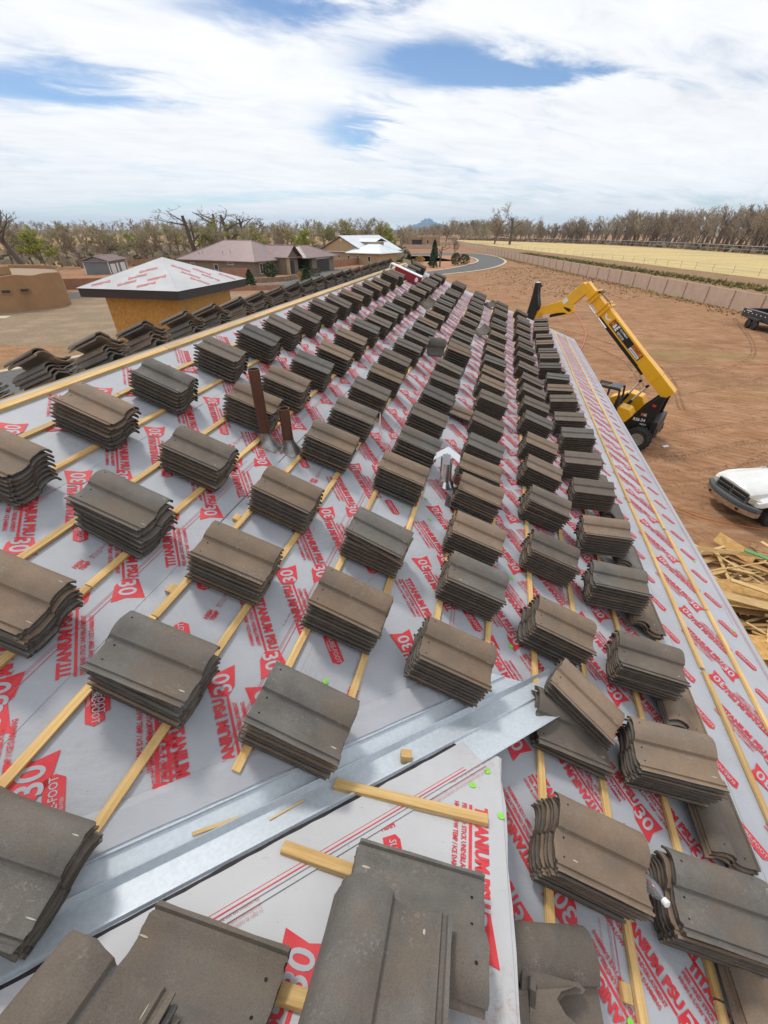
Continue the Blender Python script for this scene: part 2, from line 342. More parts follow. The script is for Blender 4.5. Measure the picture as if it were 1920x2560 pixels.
ribbon('street_kerb', smoothline([(-40, 8), (-21.6, 20), (-12, 36), (-6, 52)]), 2.9, 3.35, 0, MT['kerb'], h=.10)
sheet('red_gravel_bed', [(-27, 80.4), (-14, 80.4), (-13, 86), (-15, 93), (-18, 93), (-22, 84), (-27, 84)], .016, MT['redgravel'])
sheet('concrete_pad', [(-42, 40.6), (-35.6, 41.6), (-36, 42.9), (-42, 42.2)], .02, MT['kerb'])

# mountain on the horizon
mm = MB(); mr_ = random.Random(5); rows = []
for j, (dy, sc_) in enumerate(((0, 0), (350, .55), (700, 1.0), (1200, .6), (1700, 0))):
    row = []
    for i in range(41):
        x = i / 40; prof = [(0, 0), (.12, .30), (.2, .42), (.3, .5), (.42, .72), (.5, .98), (.56, 1.0), (.62, .86), (.72, .62), (.85, .5), (1, 0)]
        hgt = np.interp(x, [a for a, _ in prof], [b for _, b in prof]) * (1 + .06 * math.sin(i * 2.3) + mr_.uniform(-.05, .05))
        row.append((255 + x * 880, 7600 + dy + mr_.uniform(-60, 60), hgt * sc_ * 178 - 4 + (mr_.uniform(-8, 8) if sc_ else 0)))
    rows.append(row)
mm.add([q for r in rows for q in r], [(j * 41 + i, j * 41 + i + 1, (j + 1) * 41 + i + 1, (j + 1) * 41 + i) for j in range(4) for i in range(40)])
struct('mountain', mm, mat('mountain_haze_blue', (.06, .095, .15), .95, (.09, .12, .17), .004, 6), smooth=True)  # rock colour pushed towards blue, distance haze put into the base colour
hl = MB(); hr = random.Random(9); rows = []
for j, (y, s_) in enumerate(((900, 0), (1150, 1), (1500, .8))):
    rows.append([(-900 + i * 75, y + hr.uniform(-30, 30), s_ * (4 + 3 * math.sin(i * .7) + hr.uniform(0, 3)) - .5) for i in range(36)])
hl.add([q for r in rows for q in r], [(j * 36 + i, j * 36 + i + 1, (j + 1) * 36 + i + 1, (j + 1) * 36 + i) for j in range(2) for i in range(35)])
struct('hill', hl, mat('hill_scrub', (.16, .13, .10), .95, (.12, .11, .07), .05, 7), smooth=True)
# ------------------------------------------------------------------ the house being roofed
AZ, PHI = R(13.2328), R(19.8144)
Uv = Vector((math.sin(AZ), math.cos(AZ), 0)); Vv = Vector((math.cos(AZ) * math.cos(PHI), -math.sin(AZ) * math.cos(PHI), -math.sin(PHI)))
Nv = Vv.cross(Uv); Wv = Vector((math.cos(AZ), -math.sin(AZ), 0))
O0 = Vector((0, 0, CAM_H)) - 1.98113 * Nv
def frame(x, y, z, o):
    return Matrix(((x.x, y.x, z.x, o.x), (x.y, y.y, z.y, o.y), (x.z, y.z, z.z, o.z), (0, 0, 0, 1)))
MAIN = frame(Vv, Uv, Nv, O0)                    # local (v, u, n)
def RW(u, v, n=0.0): return O0 + Uv * float(u) + Vv * float(v) + Nv * float(n)
def spl(u, v): return v + (v + 2.1) * .0055 * (u - 1)     # the courses run out slightly towards the far end
RIDGE, EAVE, UFAR, UNEAR = -2.64, 3.53, 16.75, -3.2
VR = Vector((-Wv.x * math.cos(PHI), -Wv.y * math.cos(PHI), -math.sin(PHI)))     # rear slope, downhill
NR = (Uv.cross(VR)); NR = NR if NR.z > 0 else -NR
RO = RW(0, RIDGE)
def RR(u, v, n=0.0): return RO + Uv * float(u) + VR * float(v) + NR * float(n)
# dormer slope: falls along the ridge direction towards the valley
DA = RW(0, -.49); _vd = RW(1, .61) - DA
Dn = _vd.cross(Wv).normalized(); Dn = Dn if Dn.z > 0 else -Dn
Du = Dn.cross(Wv); Du = Du if Du.dot(Uv) > 0 else -Du
KV = _vd.dot(Du) / _vd.dot(Wv); RAKE = 1.46
def DW(d, w, n=0.0): return DA + Du * float(d) + Wv * float(w) + Dn * float(n)
VD = _vd.normalized(); VPd = Dn.cross(VD); VPd = VPd if VPd.dot(Du) < 0 else -VPd        # across the valley on the dormer side
VPm = Nv.cross(VD); VPm = VPm if VPm.dot(Vv) < 0 else -VPm                                # across the valley on the main slope

house = thing('house', 'house under construction, its roof covered in grey underlayment and tile stacks', 'house', (RW(8, .3).x, RW(8, .3).y, 0))
def hp(mb, name, m, **k): return mb.build(name, m, parent=house, world=True, **k)

# decking
mb = MB()
def slab(f, u0, u1, v0, v1, th, top=-.004):
    p = [f(u0, v0), f(u1, v0), f(u1, v1), f(u0, v1)]
    n = Nv if f is RW else NR
    mb.hexa([q + n * (top - th) for q in p] + [q + n * top for q in p])
p = [RW(UNEAR, RIDGE), RW(UFAR, RIDGE), RW(UFAR, spl(UFAR, EAVE) - .03), RW(UNEAR, EAVE - .03)]
mb.hexa([q + Nv * -.13 for q in p] + [q + Nv * -.008 for q in p]); hp(mb, 'roof_deck', MT['osb'])
mb = MB(); slab(RR, UNEAR, UFAR, 0.0, 4.3, .12); hp(mb, 'rear_roof_deck', MT['osb'])
# walls and fascia
MT['stucco_base'] = mat('house_wrap', (.45, .42, .38), .8, (.5, .47, .43), 2, 4)
mb = MB()
c = [RW(UNEAR + .5, EAVE - .7), RW(UFAR - .5, spl(UFAR, EAVE) - .7), RR(UFAR - .5, 3.8), RR(UNEAR + .5, 3.8)]
zt = [q.z - .14 for q in c]
for i in range(4):
    a, b = c[i], c[(i + 1) % 4]; i2 = (i + 1) % 4
    if i in (0, 2):
        nrm = Vector((0, 0, 1)).cross(b - a).normalized() * -.15
        mb.hexa([Vector((a.x, a.y, 0)), Vector((b.x, b.y, 0)), Vector((b.x, b.y, 0)) + nrm, Vector((a.x, a.y, 0)) + nrm, Vector((a.x, a.y, zt[i])), Vector((b.x, b.y, zt[i2])), Vector((b.x, b.y, zt[i2])) + nrm, Vector((a.x, a.y, zt[i])) + nrm])
hp(mb, 'wall', MT['stucco_base'])
for u_ in (UNEAR + .5, UFAR - .5):
    mb = MB(); a, b, c_ = RW(u_, spl(u_, EAVE) - .75), RR(u_, 3.75), RW(u_, RIDGE)
    dn = Vector((0, 0, -.16)); mb.prism([Vector((a.x, a.y, 0)), a + dn, c_ + dn, b + dn, Vector((b.x, b.y, 0))], Uv * .14); hp(mb, 'gable_wall', MT['stucco_base'])
mb = MB(); a, b = RW(UNEAR, EAVE), RW(UFAR, spl(UFAR, EAVE)); a -= Wv * .07; b -= Wv * .07; dn = Vector((0, 0, -.22)); o_ = Wv * .03
mb.hexa([a + dn, b + dn, b + dn + o_, a + dn + o_, a - Vector((0, 0, .10)), b - Vector((0, 0, .10)), b - Vector((0, 0, .10)) + o_, a - Vector((0, 0, .10)) + o_]); hp(mb, 'fascia', MT['fascia'])

# underlayment: overlapping sheets laid along the slope
edges = [RIDGE - .02, -1.86, -.98, -.10, .80, 1.68, 2.52, EAVE + .03]
for i in range(7):
    mb = MB(); v0, v1 = edges[i], edges[i + 1] + (.07 if i < 6 else 0); nu = 44; wr = random.Random(40 + i)
    rows = []
    for k in range(nu + 1):
        u = UNEAR + (UFAR - UNEAR) * k / nu; r = []
        for j in range(5):
            v = v0 + (v1 - v0) * j / 4; vv = spl(u, v) if v > RIDGE else v
            # upper sheet laps over the lower one
            lift = .0035 if j == 4 else .001 * (i % 2) + wr.uniform(0, .0016)
            r.append(RW(u, vv, lift + .0016 * (6 - i) * 0))
        rows.append(r)
    mb.add([q for r in rows for q in r], [(k * 5 + j, k * 5 + j + 1, (k + 1) * 5 + j + 1, (k + 1) * 5 + j) for k in range(nu) for j in range(4)])
    # cut edge thickness of the lap
    a = [rows[k][4] for k in range(nu + 1)]
    mb.add([q for q in a] + [q - Nv * .004 for q in a], [(k, k + 1, nu + 2 + k, nu + 1 + k) for k in range(nu)])
    hp(mb, 'underlayment_sheet', MT['membrane'], smooth=True)
mb = MB(); mb.add([RR(UNEAR, -.02, .004), RR(UFAR, -.02, .004), RR(UFAR, 4.3, .004), RR(UNEAR, 4.3, .004)], [(0, 1, 2, 3)]); hp(mb, 'underlayment_sheet', MT['membrane'])
# dark lap seams
for i in range(1, 7):
    mb = MB()
    for u0 in np.arange(UNEAR, UFAR - .1, 1.3):
        u1 = min(u0 + 1.3, UFAR); v = edges[i] + .071
        mb.add([RW(u0, spl(u0, v), .0008), RW(u1, spl(u1, v), .0008), RW(u1, spl(u1, v + .0045), .0008), RW(u0, spl(u0, v + .0045), .0008)], [(0, 1, 2, 3)])
    hp(mb, 'lap_seam', MT['tar'])

# dormer
mb = MB(); dtop = [(-2.6, -2.45), (-2.6, RAKE)]
val = [(KV * w - .17, w) for w in np.linspace(-2.4, 1.20, 14)] + [(1.085, 1.33), (1.09, RAKE)]
poly = [DW(d, w, .004) for d, w in val] + [DW(-2.6, RAKE, .004)] + [DW(-2.6, -2.4, .004)]
mb.add(poly, [tuple(range(len(poly)))]); hp(mb, 'dormer_underlayment', MT['membrane2'])
mb = MB(); pts = [DW(KV * -2.6, -2.6), DW(KV * 1.08, 1.08), DW(1.06, RAKE - .02), DW(-2.7, RAKE - .02)]
mb.prism([q - Dn * .02 for q in pts], Dn * -.10); hp(mb, 'dormer_deck', MT['osb'])
mb = MB()      # gable cheek below the rake, membrane folded down over it
n_ = 30; top = [DW(-2.6 + (1.09 + 2.6) * k / n_, RAKE + .006 * math.sin(k * 1.9) + .004 * math.sin(k * 4.1), .004) for k in range(n_ + 1)]
low = []
for k, q in enumerate(top):
    t = (q - O0).dot(Nv) / Nv.z; low.append(q - Vector((0, 0, max(t - .002, 0.0))) + Wv * (.012 + .012 * math.sin(k * 2.3)))
edge_in = [q - Wv * .02 for q in top]
mb.add(edge_in + [q + Wv * .012 - Vector((0, 0, .012)) for q in top] + low, [(k, k + 1, n_ + 2 + k, n_ + 1 + k) for k in range(n_)] + [(n_ + 1 + k, n_ + 2 + k, 2 * n_ + 3 + k, 2 * n_ + 2 + k) for k in range(n_)])
hp(mb, 'gable_cheek', MT['membrane2'], smooth=True)

# valley flashing: ribbed sheet metal
def along(t): return DA + VD * float(t)
t0, t1 = -2.9, 2.46
prof = [(VPm, .20, .0085), (VPm, .096, .0085), (VPm, .093, .021), (VPm, .088, .021), (VPm, .085, .0085), (VPm, .022, .0085), (VPm, .012, .036), (VPd, .004, .040), (VPd, .016, .008), (VPd, .110, .007), (VPd, .113, .020), (VPd, .121, .020), (VPd, .124, .007), (VPd, .27, .007), (VPd, .278, .013)]
mb = MB(); vsl = []
for t in (t0, -1.0, .2, 1.2, 1.95):
    vsl.append([along(t) + a * s_ + (Nv if a is VPm else Dn) * n__ for a, s_, n__ in prof])
end = []
for k, (a, s_, n__) in enumerate(prof):
    te = 2.08 + .30 * (1 - s_ / .2) if a is VPm else 2.60 - .12 * (s_ / .27)
    end.append(along(te) + a * s_ + (Nv if a is VPm else Dn) * n__)
vsl.append(end); np_ = len(prof)
mb.add([q for r in vsl for q in r], [(i * np_ + j, i * np_ + j + 1, (i + 1) * np_ + j + 1, (i + 1) * np_ + j) for i in range(len(vsl) - 1) for j in range(np_ - 1)])
hp(mb, 'valley_flashing', MT['galv'])
mb = MB(); br = random.Random(8); pv = None
for t in np.arange(-2.9, 1.70, .06):       # torn tar edge of the dormer sheet
    a = along(t) + VPd * (.126 + br.uniform(-.002, .002)) + Dn * .0085; b = along(t) + VPd * (.143 + br.uniform(-.002, .004)) + Dn * .0095
    if pv: mb.add([pv[0], a, b, pv[1]], [(0, 1, 2, 3)])
    pv = (a, b)
hp(mb, 'tar_strip', MT['tar'])
mb = MB(); pv = None
for t in np.arange(-2.9, 1.80, .05):       # main slope sheet lapping over the other leg
    a = along(t) + VPm * (.102 + br.uniform(-.0015, .002)) + Nv * .0135; b = along(t) + VPm * .205 + Nv * .0115; c_ = along(t) + VPm * .235 + Nv * .0042
    if pv: mb.add([pv[0], a, b, pv[1]], [(0, 1, 2, 3)]); mb.add([pv[1], b, c_, pv[2]], [(0, 1, 2, 3)])
    pv = (a, b, c_)
hp(mb, 'lap_sheet', MT['membrane'])
pv = None
mb = MB(); pv = None
for t in np.arange(-2.9, 1.72, .05):       # dormer sheet lapping over the flashing leg
    a = along(t) + VPd * (.142 + br.uniform(-.0015, .003)) + Dn * .0125; b = along(t) + VPd * .295 + Dn * .0085
    if pv: mb.add([pv[0], a, b, pv[1]], [(0, 1, 2, 3)])
    pv = (a, b)
hp(mb, 'lap_sheet', MT['membrane2'])

# ------------------------------------------------------------------ battens
def stick(name, a, b, w, h, nrm, m, parent=None, bev=.0015):
    d = b - a; L = d.length; x = d.normalized(); y = nrm.cross(x).normalized(); z = x.cross(y)
    mb = MB(); mb.box((0, 0, 0), (L, w, h)); M = frame(x, y, z, (a + b) / 2)
    return mb.build(name, m, parent=parent, world=True, M=M, bevel=bev) if parent is not None else mb.build(name, m, M=M, bevel=bev)
def valley_u(v): return (v + .49) / 1.10 + .33          # where a course meets the flashing
BW, BH = .038, .019
courses = []
for vc in (-2.09, -1.345, -.625, .085, .80, 1.50): courses += [vc - .18, vc + .178]
courses += [2.06, 2.42, 2.79, 3.17]
bt = random.Random(21)
starts = {-.805: .42, -.447: .30, -.095: .62, .263: .76, .62: 1.38, .978: 1.46}
for ci, v in enumerate(courses):
    u = -1.2 if v > 1.05 else valley_u(v) - (.1 if v < 0 else 0)
    if v <= -1.0: u = -1.0
    first = True
    while u < UFAR - .35:
        L = bt.choice((2.44, 2.44, 2.44, 1.9, 1.3)) if not first else bt.uniform(.9, 2.4)
        first = False; e = min(u + L, UFAR - .25); j = bt.uniform(-.006, .006)
        stick('batten', RW(u, spl(u, v) + j, BH / 2 + .004), RW(e, spl(e, v) + j + bt.uniform(-.004, .004), BH / 2 + .004), BW, BH, Nv, MT['pine'], house)
        u = e + bt.choice((.004, .008, .02, .03))
for (a, b) in (((.722, .755), (.742, 1.395)), ((.43, .66), (.42, .99)), ((.083, .78), (.088, .895))):
    stick('dormer_batten', DW(*a, .016), DW(*b, .016), .042, .022, Dn, MT['pine'], house)
for f, v, nrm, dv in ((RW, RIDGE + .055, Nv, 0), (RR, .05, NR, 0)):       # ridge boards either side of the ridge line
    u = -.6
    while u < UFAR - .3:
        e = min(u + bt.choice((2.44, 2.44, 1.8)), UFAR - .2)
        stick('ridge_board', f(u, v, .015), f(e, v + bt.uniform(-.004, .004), .015), .058, .022, nrm, MT['pine'], house); u = e + .006
mb = MB(); mb.add([RW(UNEAR, RIDGE + .09, .003), RW(UFAR, RIDGE + .09, .003), RW(UFAR, RIDGE, .02), RW(UNEAR, RIDGE, .02), RR(UFAR, .09, .003), RR(UNEAR, .09, .003)], [(0, 1, 2, 3), (3, 2, 4, 5)]); hp(mb, 'ridge_strip', MT['membrane'])
for (u, v, s_) in ((1.9, -.79, 1), (1.23, -.79, 1), (3.55, -1.17, 1), (.42, 1.66, 1), (1.46, -.05, 0)):
    stick('batten_block', RW(u - .025, v - .045, .014), RW(u + .03, v - .045, .014), .04, .019, Nv, MT['pine'], house)

# ------------------------------------------------------------------ printing on the membrane
def text_mesh(body, cap, xs=1.0, bold=0.0):
    cu = bpy.data.curves.new('t', 'FONT'); cu.body = body; cu.resolution_u = 4 if body == '30' else (2 if cap > .023 else 1); cu.offset = bold; cu.fill_mode = 'FRONT'
    o = bpy.data.objects.new('t', cu); C.objects.link(o); bpy.context.view_layer.update()
    me = bpy.data.meshes.new_from_object(o.evaluated_get(bpy.context.evaluated_depsgraph_get()))
    vs = np.array([v.co[:2] for v in me.vertices]); fs = [tuple(q.vertices) for q in me.polygons]
    bpy.data.objects.remove(o); bpy.data.curves.remove(cu); bpy.data.meshes.remove(me)
    lo, hi = vs.min(0), vs.max(0); s = cap / (hi[1] - lo[1]); vs = (vs - lo) * s; vs[:, 0] *= xs
    return vs, fs
TX = {}
def T2(body, cap, xs, bold):
    k = (body, cap, xs, bold)
    if k not in TX: TX[k] = text_mesh(*k)
    return TX[k]
class Print:
    """flat print collected per colour on a surface given by P(x, y, n)"""
    def __init__(s, P): s.P = P; s.mb = {'red': MB(), 'redfine': MB(), 'membrane': MB()}
    def put(s, vs, fs, x, y, ang, key, n):
        c_, s_ = math.cos(ang), math.sin(ang)
        s.mb[key].add([s.P(x + a * c_ - b * s_, y + a * s_ + b * c_, n) for a, b in vs], fs)
    def text(s, body, cap, xs, bold, x, y, ang, lx, ly, key='red', n=.0055):
        vs, fs = T2(body, cap, xs, bold); s.put([(a + lx, b + ly) for a, b in vs], fs, x, y, ang, key, n); return vs[:, 0].max()
    def poly(s, pts, x, y, ang, key='red', n=.005): s.put(pts, [tuple(range(len(pts)))], x, y, ang, key, n)
    def block(s, x, y, ang, k=1.0):
        P0, s.P = s.P, None; X0, Y0 = x, y
        s.P = lambda a, b, n: P0(X0 + (a - X0) * k, Y0 + (b - Y0) * k, n)
        s._block(x, y, ang); s.P = P0
    def _block(s, x, y, ang):
        """TITANIUM PSU 30 block, (x, y) its middle"""
        l0 = -.30
        s.text('TITANIUM PSU', .054, .80, .05, x, y, ang, l0, 0)
        w = T2('TITANIUM PSU', .054, .80, .05)[0][:, 0].max()
        s.poly([(l0, -.022), (l0 + w, -.022), (l0 + w, -.010), (l0, -.010)], x, y, ang)
        s.text('PEEL AND STICK UNDERLAYMENT', .0205, .78, .03, x, y, ang, l0, -.052)
        s.text('HIGH & LOW TEMP / ICE DAMMING', .0205, .74, .03, x, y, ang, l0, -.084)
        b = l0 + w + .015
        s.poly([(b, .052), (b + .135, .075), (b + .118, -.01), (b + .135, -.078), (b + .03, -.058), (b - .012, -.02)], x, y, ang)
        s.text('30', .084, .92, .018, x, y, ang, b + .004, -.043, 'membrane', .0062)
    def badge(s, x, y, ang):
        s.poly([(-.085, -.03), (.075, -.03), (.095, 0), (.082, .036), (-.075, .036), (-.095, .02)], x, y, ang)
        s.text('SURE-FOOT', .028, .80, .015, x, y, ang, -.075, -.008, 'membrane', .0062)
        s.text('PATENTED', .010, .9, .02, x, y, ang, -.05, -.025, 'membrane', .0062)
    def leaf(s, x, y, ang):
        s.text('HIGH', .024, .8, .05, x, y, ang, -.03, .004); s.text('TEMP', .024, .8, .05, x, y, ang, -.025, -.026)
        s.text('MEETS & EXCEEDS ASTM D1970', .010, .9, .01, x, y, ang, .06, .002, 'redfine'); s.text('800.567.9727', .010, .9, .01, x, y, ang, .06, -.014, 'redfine')
    def build(s, name):
        for k, b in s.mb.items():
            if b.v:
                o = hp(b, name, MT[k]); o['kind'] = 'stuff'
pm = Print(lambda v, u, n: RW(u, spl(u, v), n))
pr = random.Random(17)
BAND = [(-2.30, 1.40), (-1.69, 1.22), (-1.10, 1.25), (-.26, 1.16), (.53, 1.06), (1.10, 1.3), (1.46, 2.32), (1.84, 1.2), (2.14, 1.1), (2.98, 2.62)]      # print rows: middle of the row, phase along the roof
def clear(v, u): return v > 1.02 or u > (v + .49) / 1.10 + .06
for i, (vm, u0) in enumerate(BAND):
    u = u0 - .36 * 8; k = 0
    while u < UFAR - .5:
        a = R(-49) if k % 2 == 0 else R(131); du, dv = pr.uniform(-.02, .02), pr.uniform(-.015, .015)
        if u > -1.6 and clear(vm + dv + .16, u): pm.block(vm + dv, u + du, a, .96)
        vb = vm + .42 if i != 1 else vm + .30
        if i > 4: vb = 9
        if i > 7 and u > -.8: pm.badge(2.60 if i == 8 else 3.34, u + .13, a)
        if vb < EAVE - .1 and u > -1.6 and clear(vb + .08, u + .1) and i not in (0,): pm.badge(vb - .03 + (.09 if k % 2 else -.05), u + .13, a)
        if k % 4 == 0 and -1 < u < 7 and clear(vb + .1, u - .1): pm.leaf(vb + .10, u - .06, math.pi / 2)
        u += .36; k += 1
for i in range(7):
    v1 = edges[i + 1]
    for dv, w in ((.020, .0035), (.036, .002), (.044, .002)):       # ruled lines along the sheet edge
        for u0 in np.arange(-1.2, UFAR - .6, .62):
            v = v1 - .04 - dv
            if u0 < (v + .49) / 1.1 + .16 and v < 1.0: continue
            pm.poly([(v, u0), (v + w, u0), (v + w, u0 + .62), (v, u0 + .62)], 0, 0, 0, 'redfine', .0052)
    for u0 in np.arange(-.6, 7, .95):
        v = v1 - .115
        if u0 < (v + .49) / 1.1 + .16 and v < 1.0: continue
        pm.text('Slip resistance may vary with surface conditions and roof pitch.', .013, .75, .0, v, u0, math.pi / 2, 0, 0, 'redfine')
pm.block(-.37, .52, R(-52), 1.05); pm.block(-.66, .22, R(128), 1.05); pm.block(-.05, .80, R(128), 1.0); pm.block(-1.0, .42, R(128), 1.0); pm.badge(-.75, .62, R(-49))
pm.build('membrane_print')
pd = Print(lambda w, d, n: DW(d, w, n + .001))
pd.block(1.345, .50, -math.pi / 2, 1.0); pd.block(.845, .02, math.pi / 2, 1.0); pd.block(.30, -.62, math.pi / 2, 1.0)
pd.badge(1.06, .50, -math.pi / 2.6); pd.leaf(1.0, .63, math.pi + .62)
va = math.atan2(KV, 1.0)
for s_, w in ((.262, .0045), (.250, .002)):
    b0 = (VPd * s_ + VD * -1.4); b1 = VPd * s_ + VD * 1.60; q0 = (b0.dot(Wv), b0.dot(Du)); q1 = (b1.dot(Wv), b1.dot(Du)); dx, dy = (VPd * w).dot(Wv), (VPd * w).dot(Du)
    pd.poly([q0, q1, (q1[0] + dx, q1[1] + dy), (q0[0] + dx, q0[1] + dy)], 0, 0, 0, 'red', .0095)
for k, body in enumerate(('Slip resistance may vary with surface conditions.', 'La resistencia al desliz puede variar de acuerdo a las condiciones de la superficie.', 'Le degre de resistance au glissement peut varier dependant de la surface.')):
    for t in (-.1, .95):
        b0 = VPd * (.275 + .017 * k) + VD * (t + .75); pd.text(body, .0125, .8, .0, b0.dot(Wv), b0.dot(Du), va + math.pi, 0, 0, 'redfine', .0095)
pd.build('dormer_print')

# green plastic cap nails
capme = MB().lathe([(.0135, 0), (.0135, .0025), (.005, .004), (.004, .0055)], (0, 0, 0), (0, 0, 1), 12).mesh('cap_nail'); capme.materials.append(MT['green'])
for u, v in ((1.35, -.71), (1.1, .11), (1.83, 1.17), (2.81, .2), (2.79, .44), (3.2, -2.0), (2.5, 1.19), (3.4, -.62), (.35, 1.62), (3.1, 3.46), (4.1, 3.48), (5.3, 3.5), (6.8, 3.53), (2.3, 3.45), (4.6, 1.2), (5.9, .32), (3.05, .36), (7.2, .3)):
    link('cap_nail', capme, house, True, MAIN @ Matrix.Translation((v, u, .006)))
DM = frame(Du, Dn.cross(Du), Dn, DA)
for d, w in ((.987, 1.402), (.896, 1.336), (.784, 1.451), (.15, 1.44)):
    link('cap_nail', capme, house, True, frame(Du, Dn.cross(Du), Dn, DW(d, w, .006)))

# ------------------------------------------------------------------ roof vents
def pipe(u, v, ztop, r, name, cap=None):
    b = RW(u, v); mb = MB(); top = Vector((b.x, b.y, ztop))
    mb.lathe([(r, -.05), (r, ztop - b.z), (r - .006, ztop - b.z), (r - .006, ztop - b.z - .25)], b, (0, 0, 1), 22)
    o = hp(mb, name, MT['pipe'], smooth=True)
    fm = MB(); n = 20; rings = []
    for k, (rr, zz) in enumerate(((r + .002, .11), (r + .006, .08), (r + .026, .03), (r + .05, .006))):
        ring = []
        for j in range(n):
            a = 2 * math.pi * j / n; q = b + rr * (math.cos(a) * Vv + math.sin(a) * Uv * 1.05) + Nv * zz
            if k < 2: q = b + rr * Vector((math.cos(a), math.sin(a), 0)) + Vector((0, 0, zz))
            else: q += Vv * .018 * (k - 1)
            ring.append(q)
        rings += ring
    fm.add(rings, [(k * n + j, k * n + (j + 1) % n, (k + 1) * n + (j + 1) % n, (k + 1) * n + j) for k in range(3) for j in range(n)])
    q = [b - Vv * .09 - Uv * .09, b - Vv * .09 + Uv * .09, b + Vv * .12 + Uv * .09, b + Vv * .12 - Uv * .09]
    fm.add([x + Nv * .006 for x in q], [(0, 1, 2, 3)])
    fm.build('flashing_boot', MT['lead'], parent=o, world=True, smooth=True)
    return o
o = pipe(2.85, -1.09, 5.93, .044, 'vent_pipe'); o['label'] = 'tall brown vent pipe'
o = pipe(2.90, -.90, 5.615, .044, 'vent_pipe'); o['label'] = 'shorter brown vent pipe'
o = pipe(3.17, .63, 5.03, .026, 'vent_pipe'); o['label'] = 'thin brown vent pipe with a steel clamp'
b = RW(3.17, .63); cl = MB(); cl.lathe([(.029, .20), (.029, .225)], b, (0, 0, 1), 18); cl.build('pipe_clamp', MT['steel'], parent=o, world=True)
b = RW(3.43, .50); mb = MB(); mb.lathe([(.09, 0), (.065, .05), (.055, .07), (.055, .30)], b, (0, 0, 1), 22)
o = hp(mb, 'metal_vent', MT['steel'], smooth=True); o['label'] = 'shiny steel vent with folded cap'
mb = MB(); pt = Vector((b.x, b.y, b.z + .30)); sx, sy = Wv, Uv
for s in (-1, 1):
    a0, a1 = pt + Vector((0, 0, .07)), pt + sx * s * .115 + Vector((0, 0, -.01))
    mb.prism([a0 - sy * .07, a1 - sy * .07, a1 + sy * .07, a0 + sy * .07], (0, 0, .004))
    mb.prism([a1 - sy * .07, a1 + sy * .07, a1 + sy * .07 - Vector((0, 0, .025)), a1 - sy * .07 - Vector((0, 0, .025))], sx * s * .003)
mb.prism([pt - sy * .073 + sx * -.035 + Vector((0, 0, .066)), pt - sy * .073 + sx * .035 + Vector((0, 0, .066)), pt - sy * .073 + sx * .035 - Vector((0, 0, .04)), pt - sy * .073 - sx * .035 - Vector((0, 0, .04))], sy * -.003)
mb.build('vent_cap', mat('vent_galv', (.62, .66, .70), .45, metal=.3), parent=o, world=True)
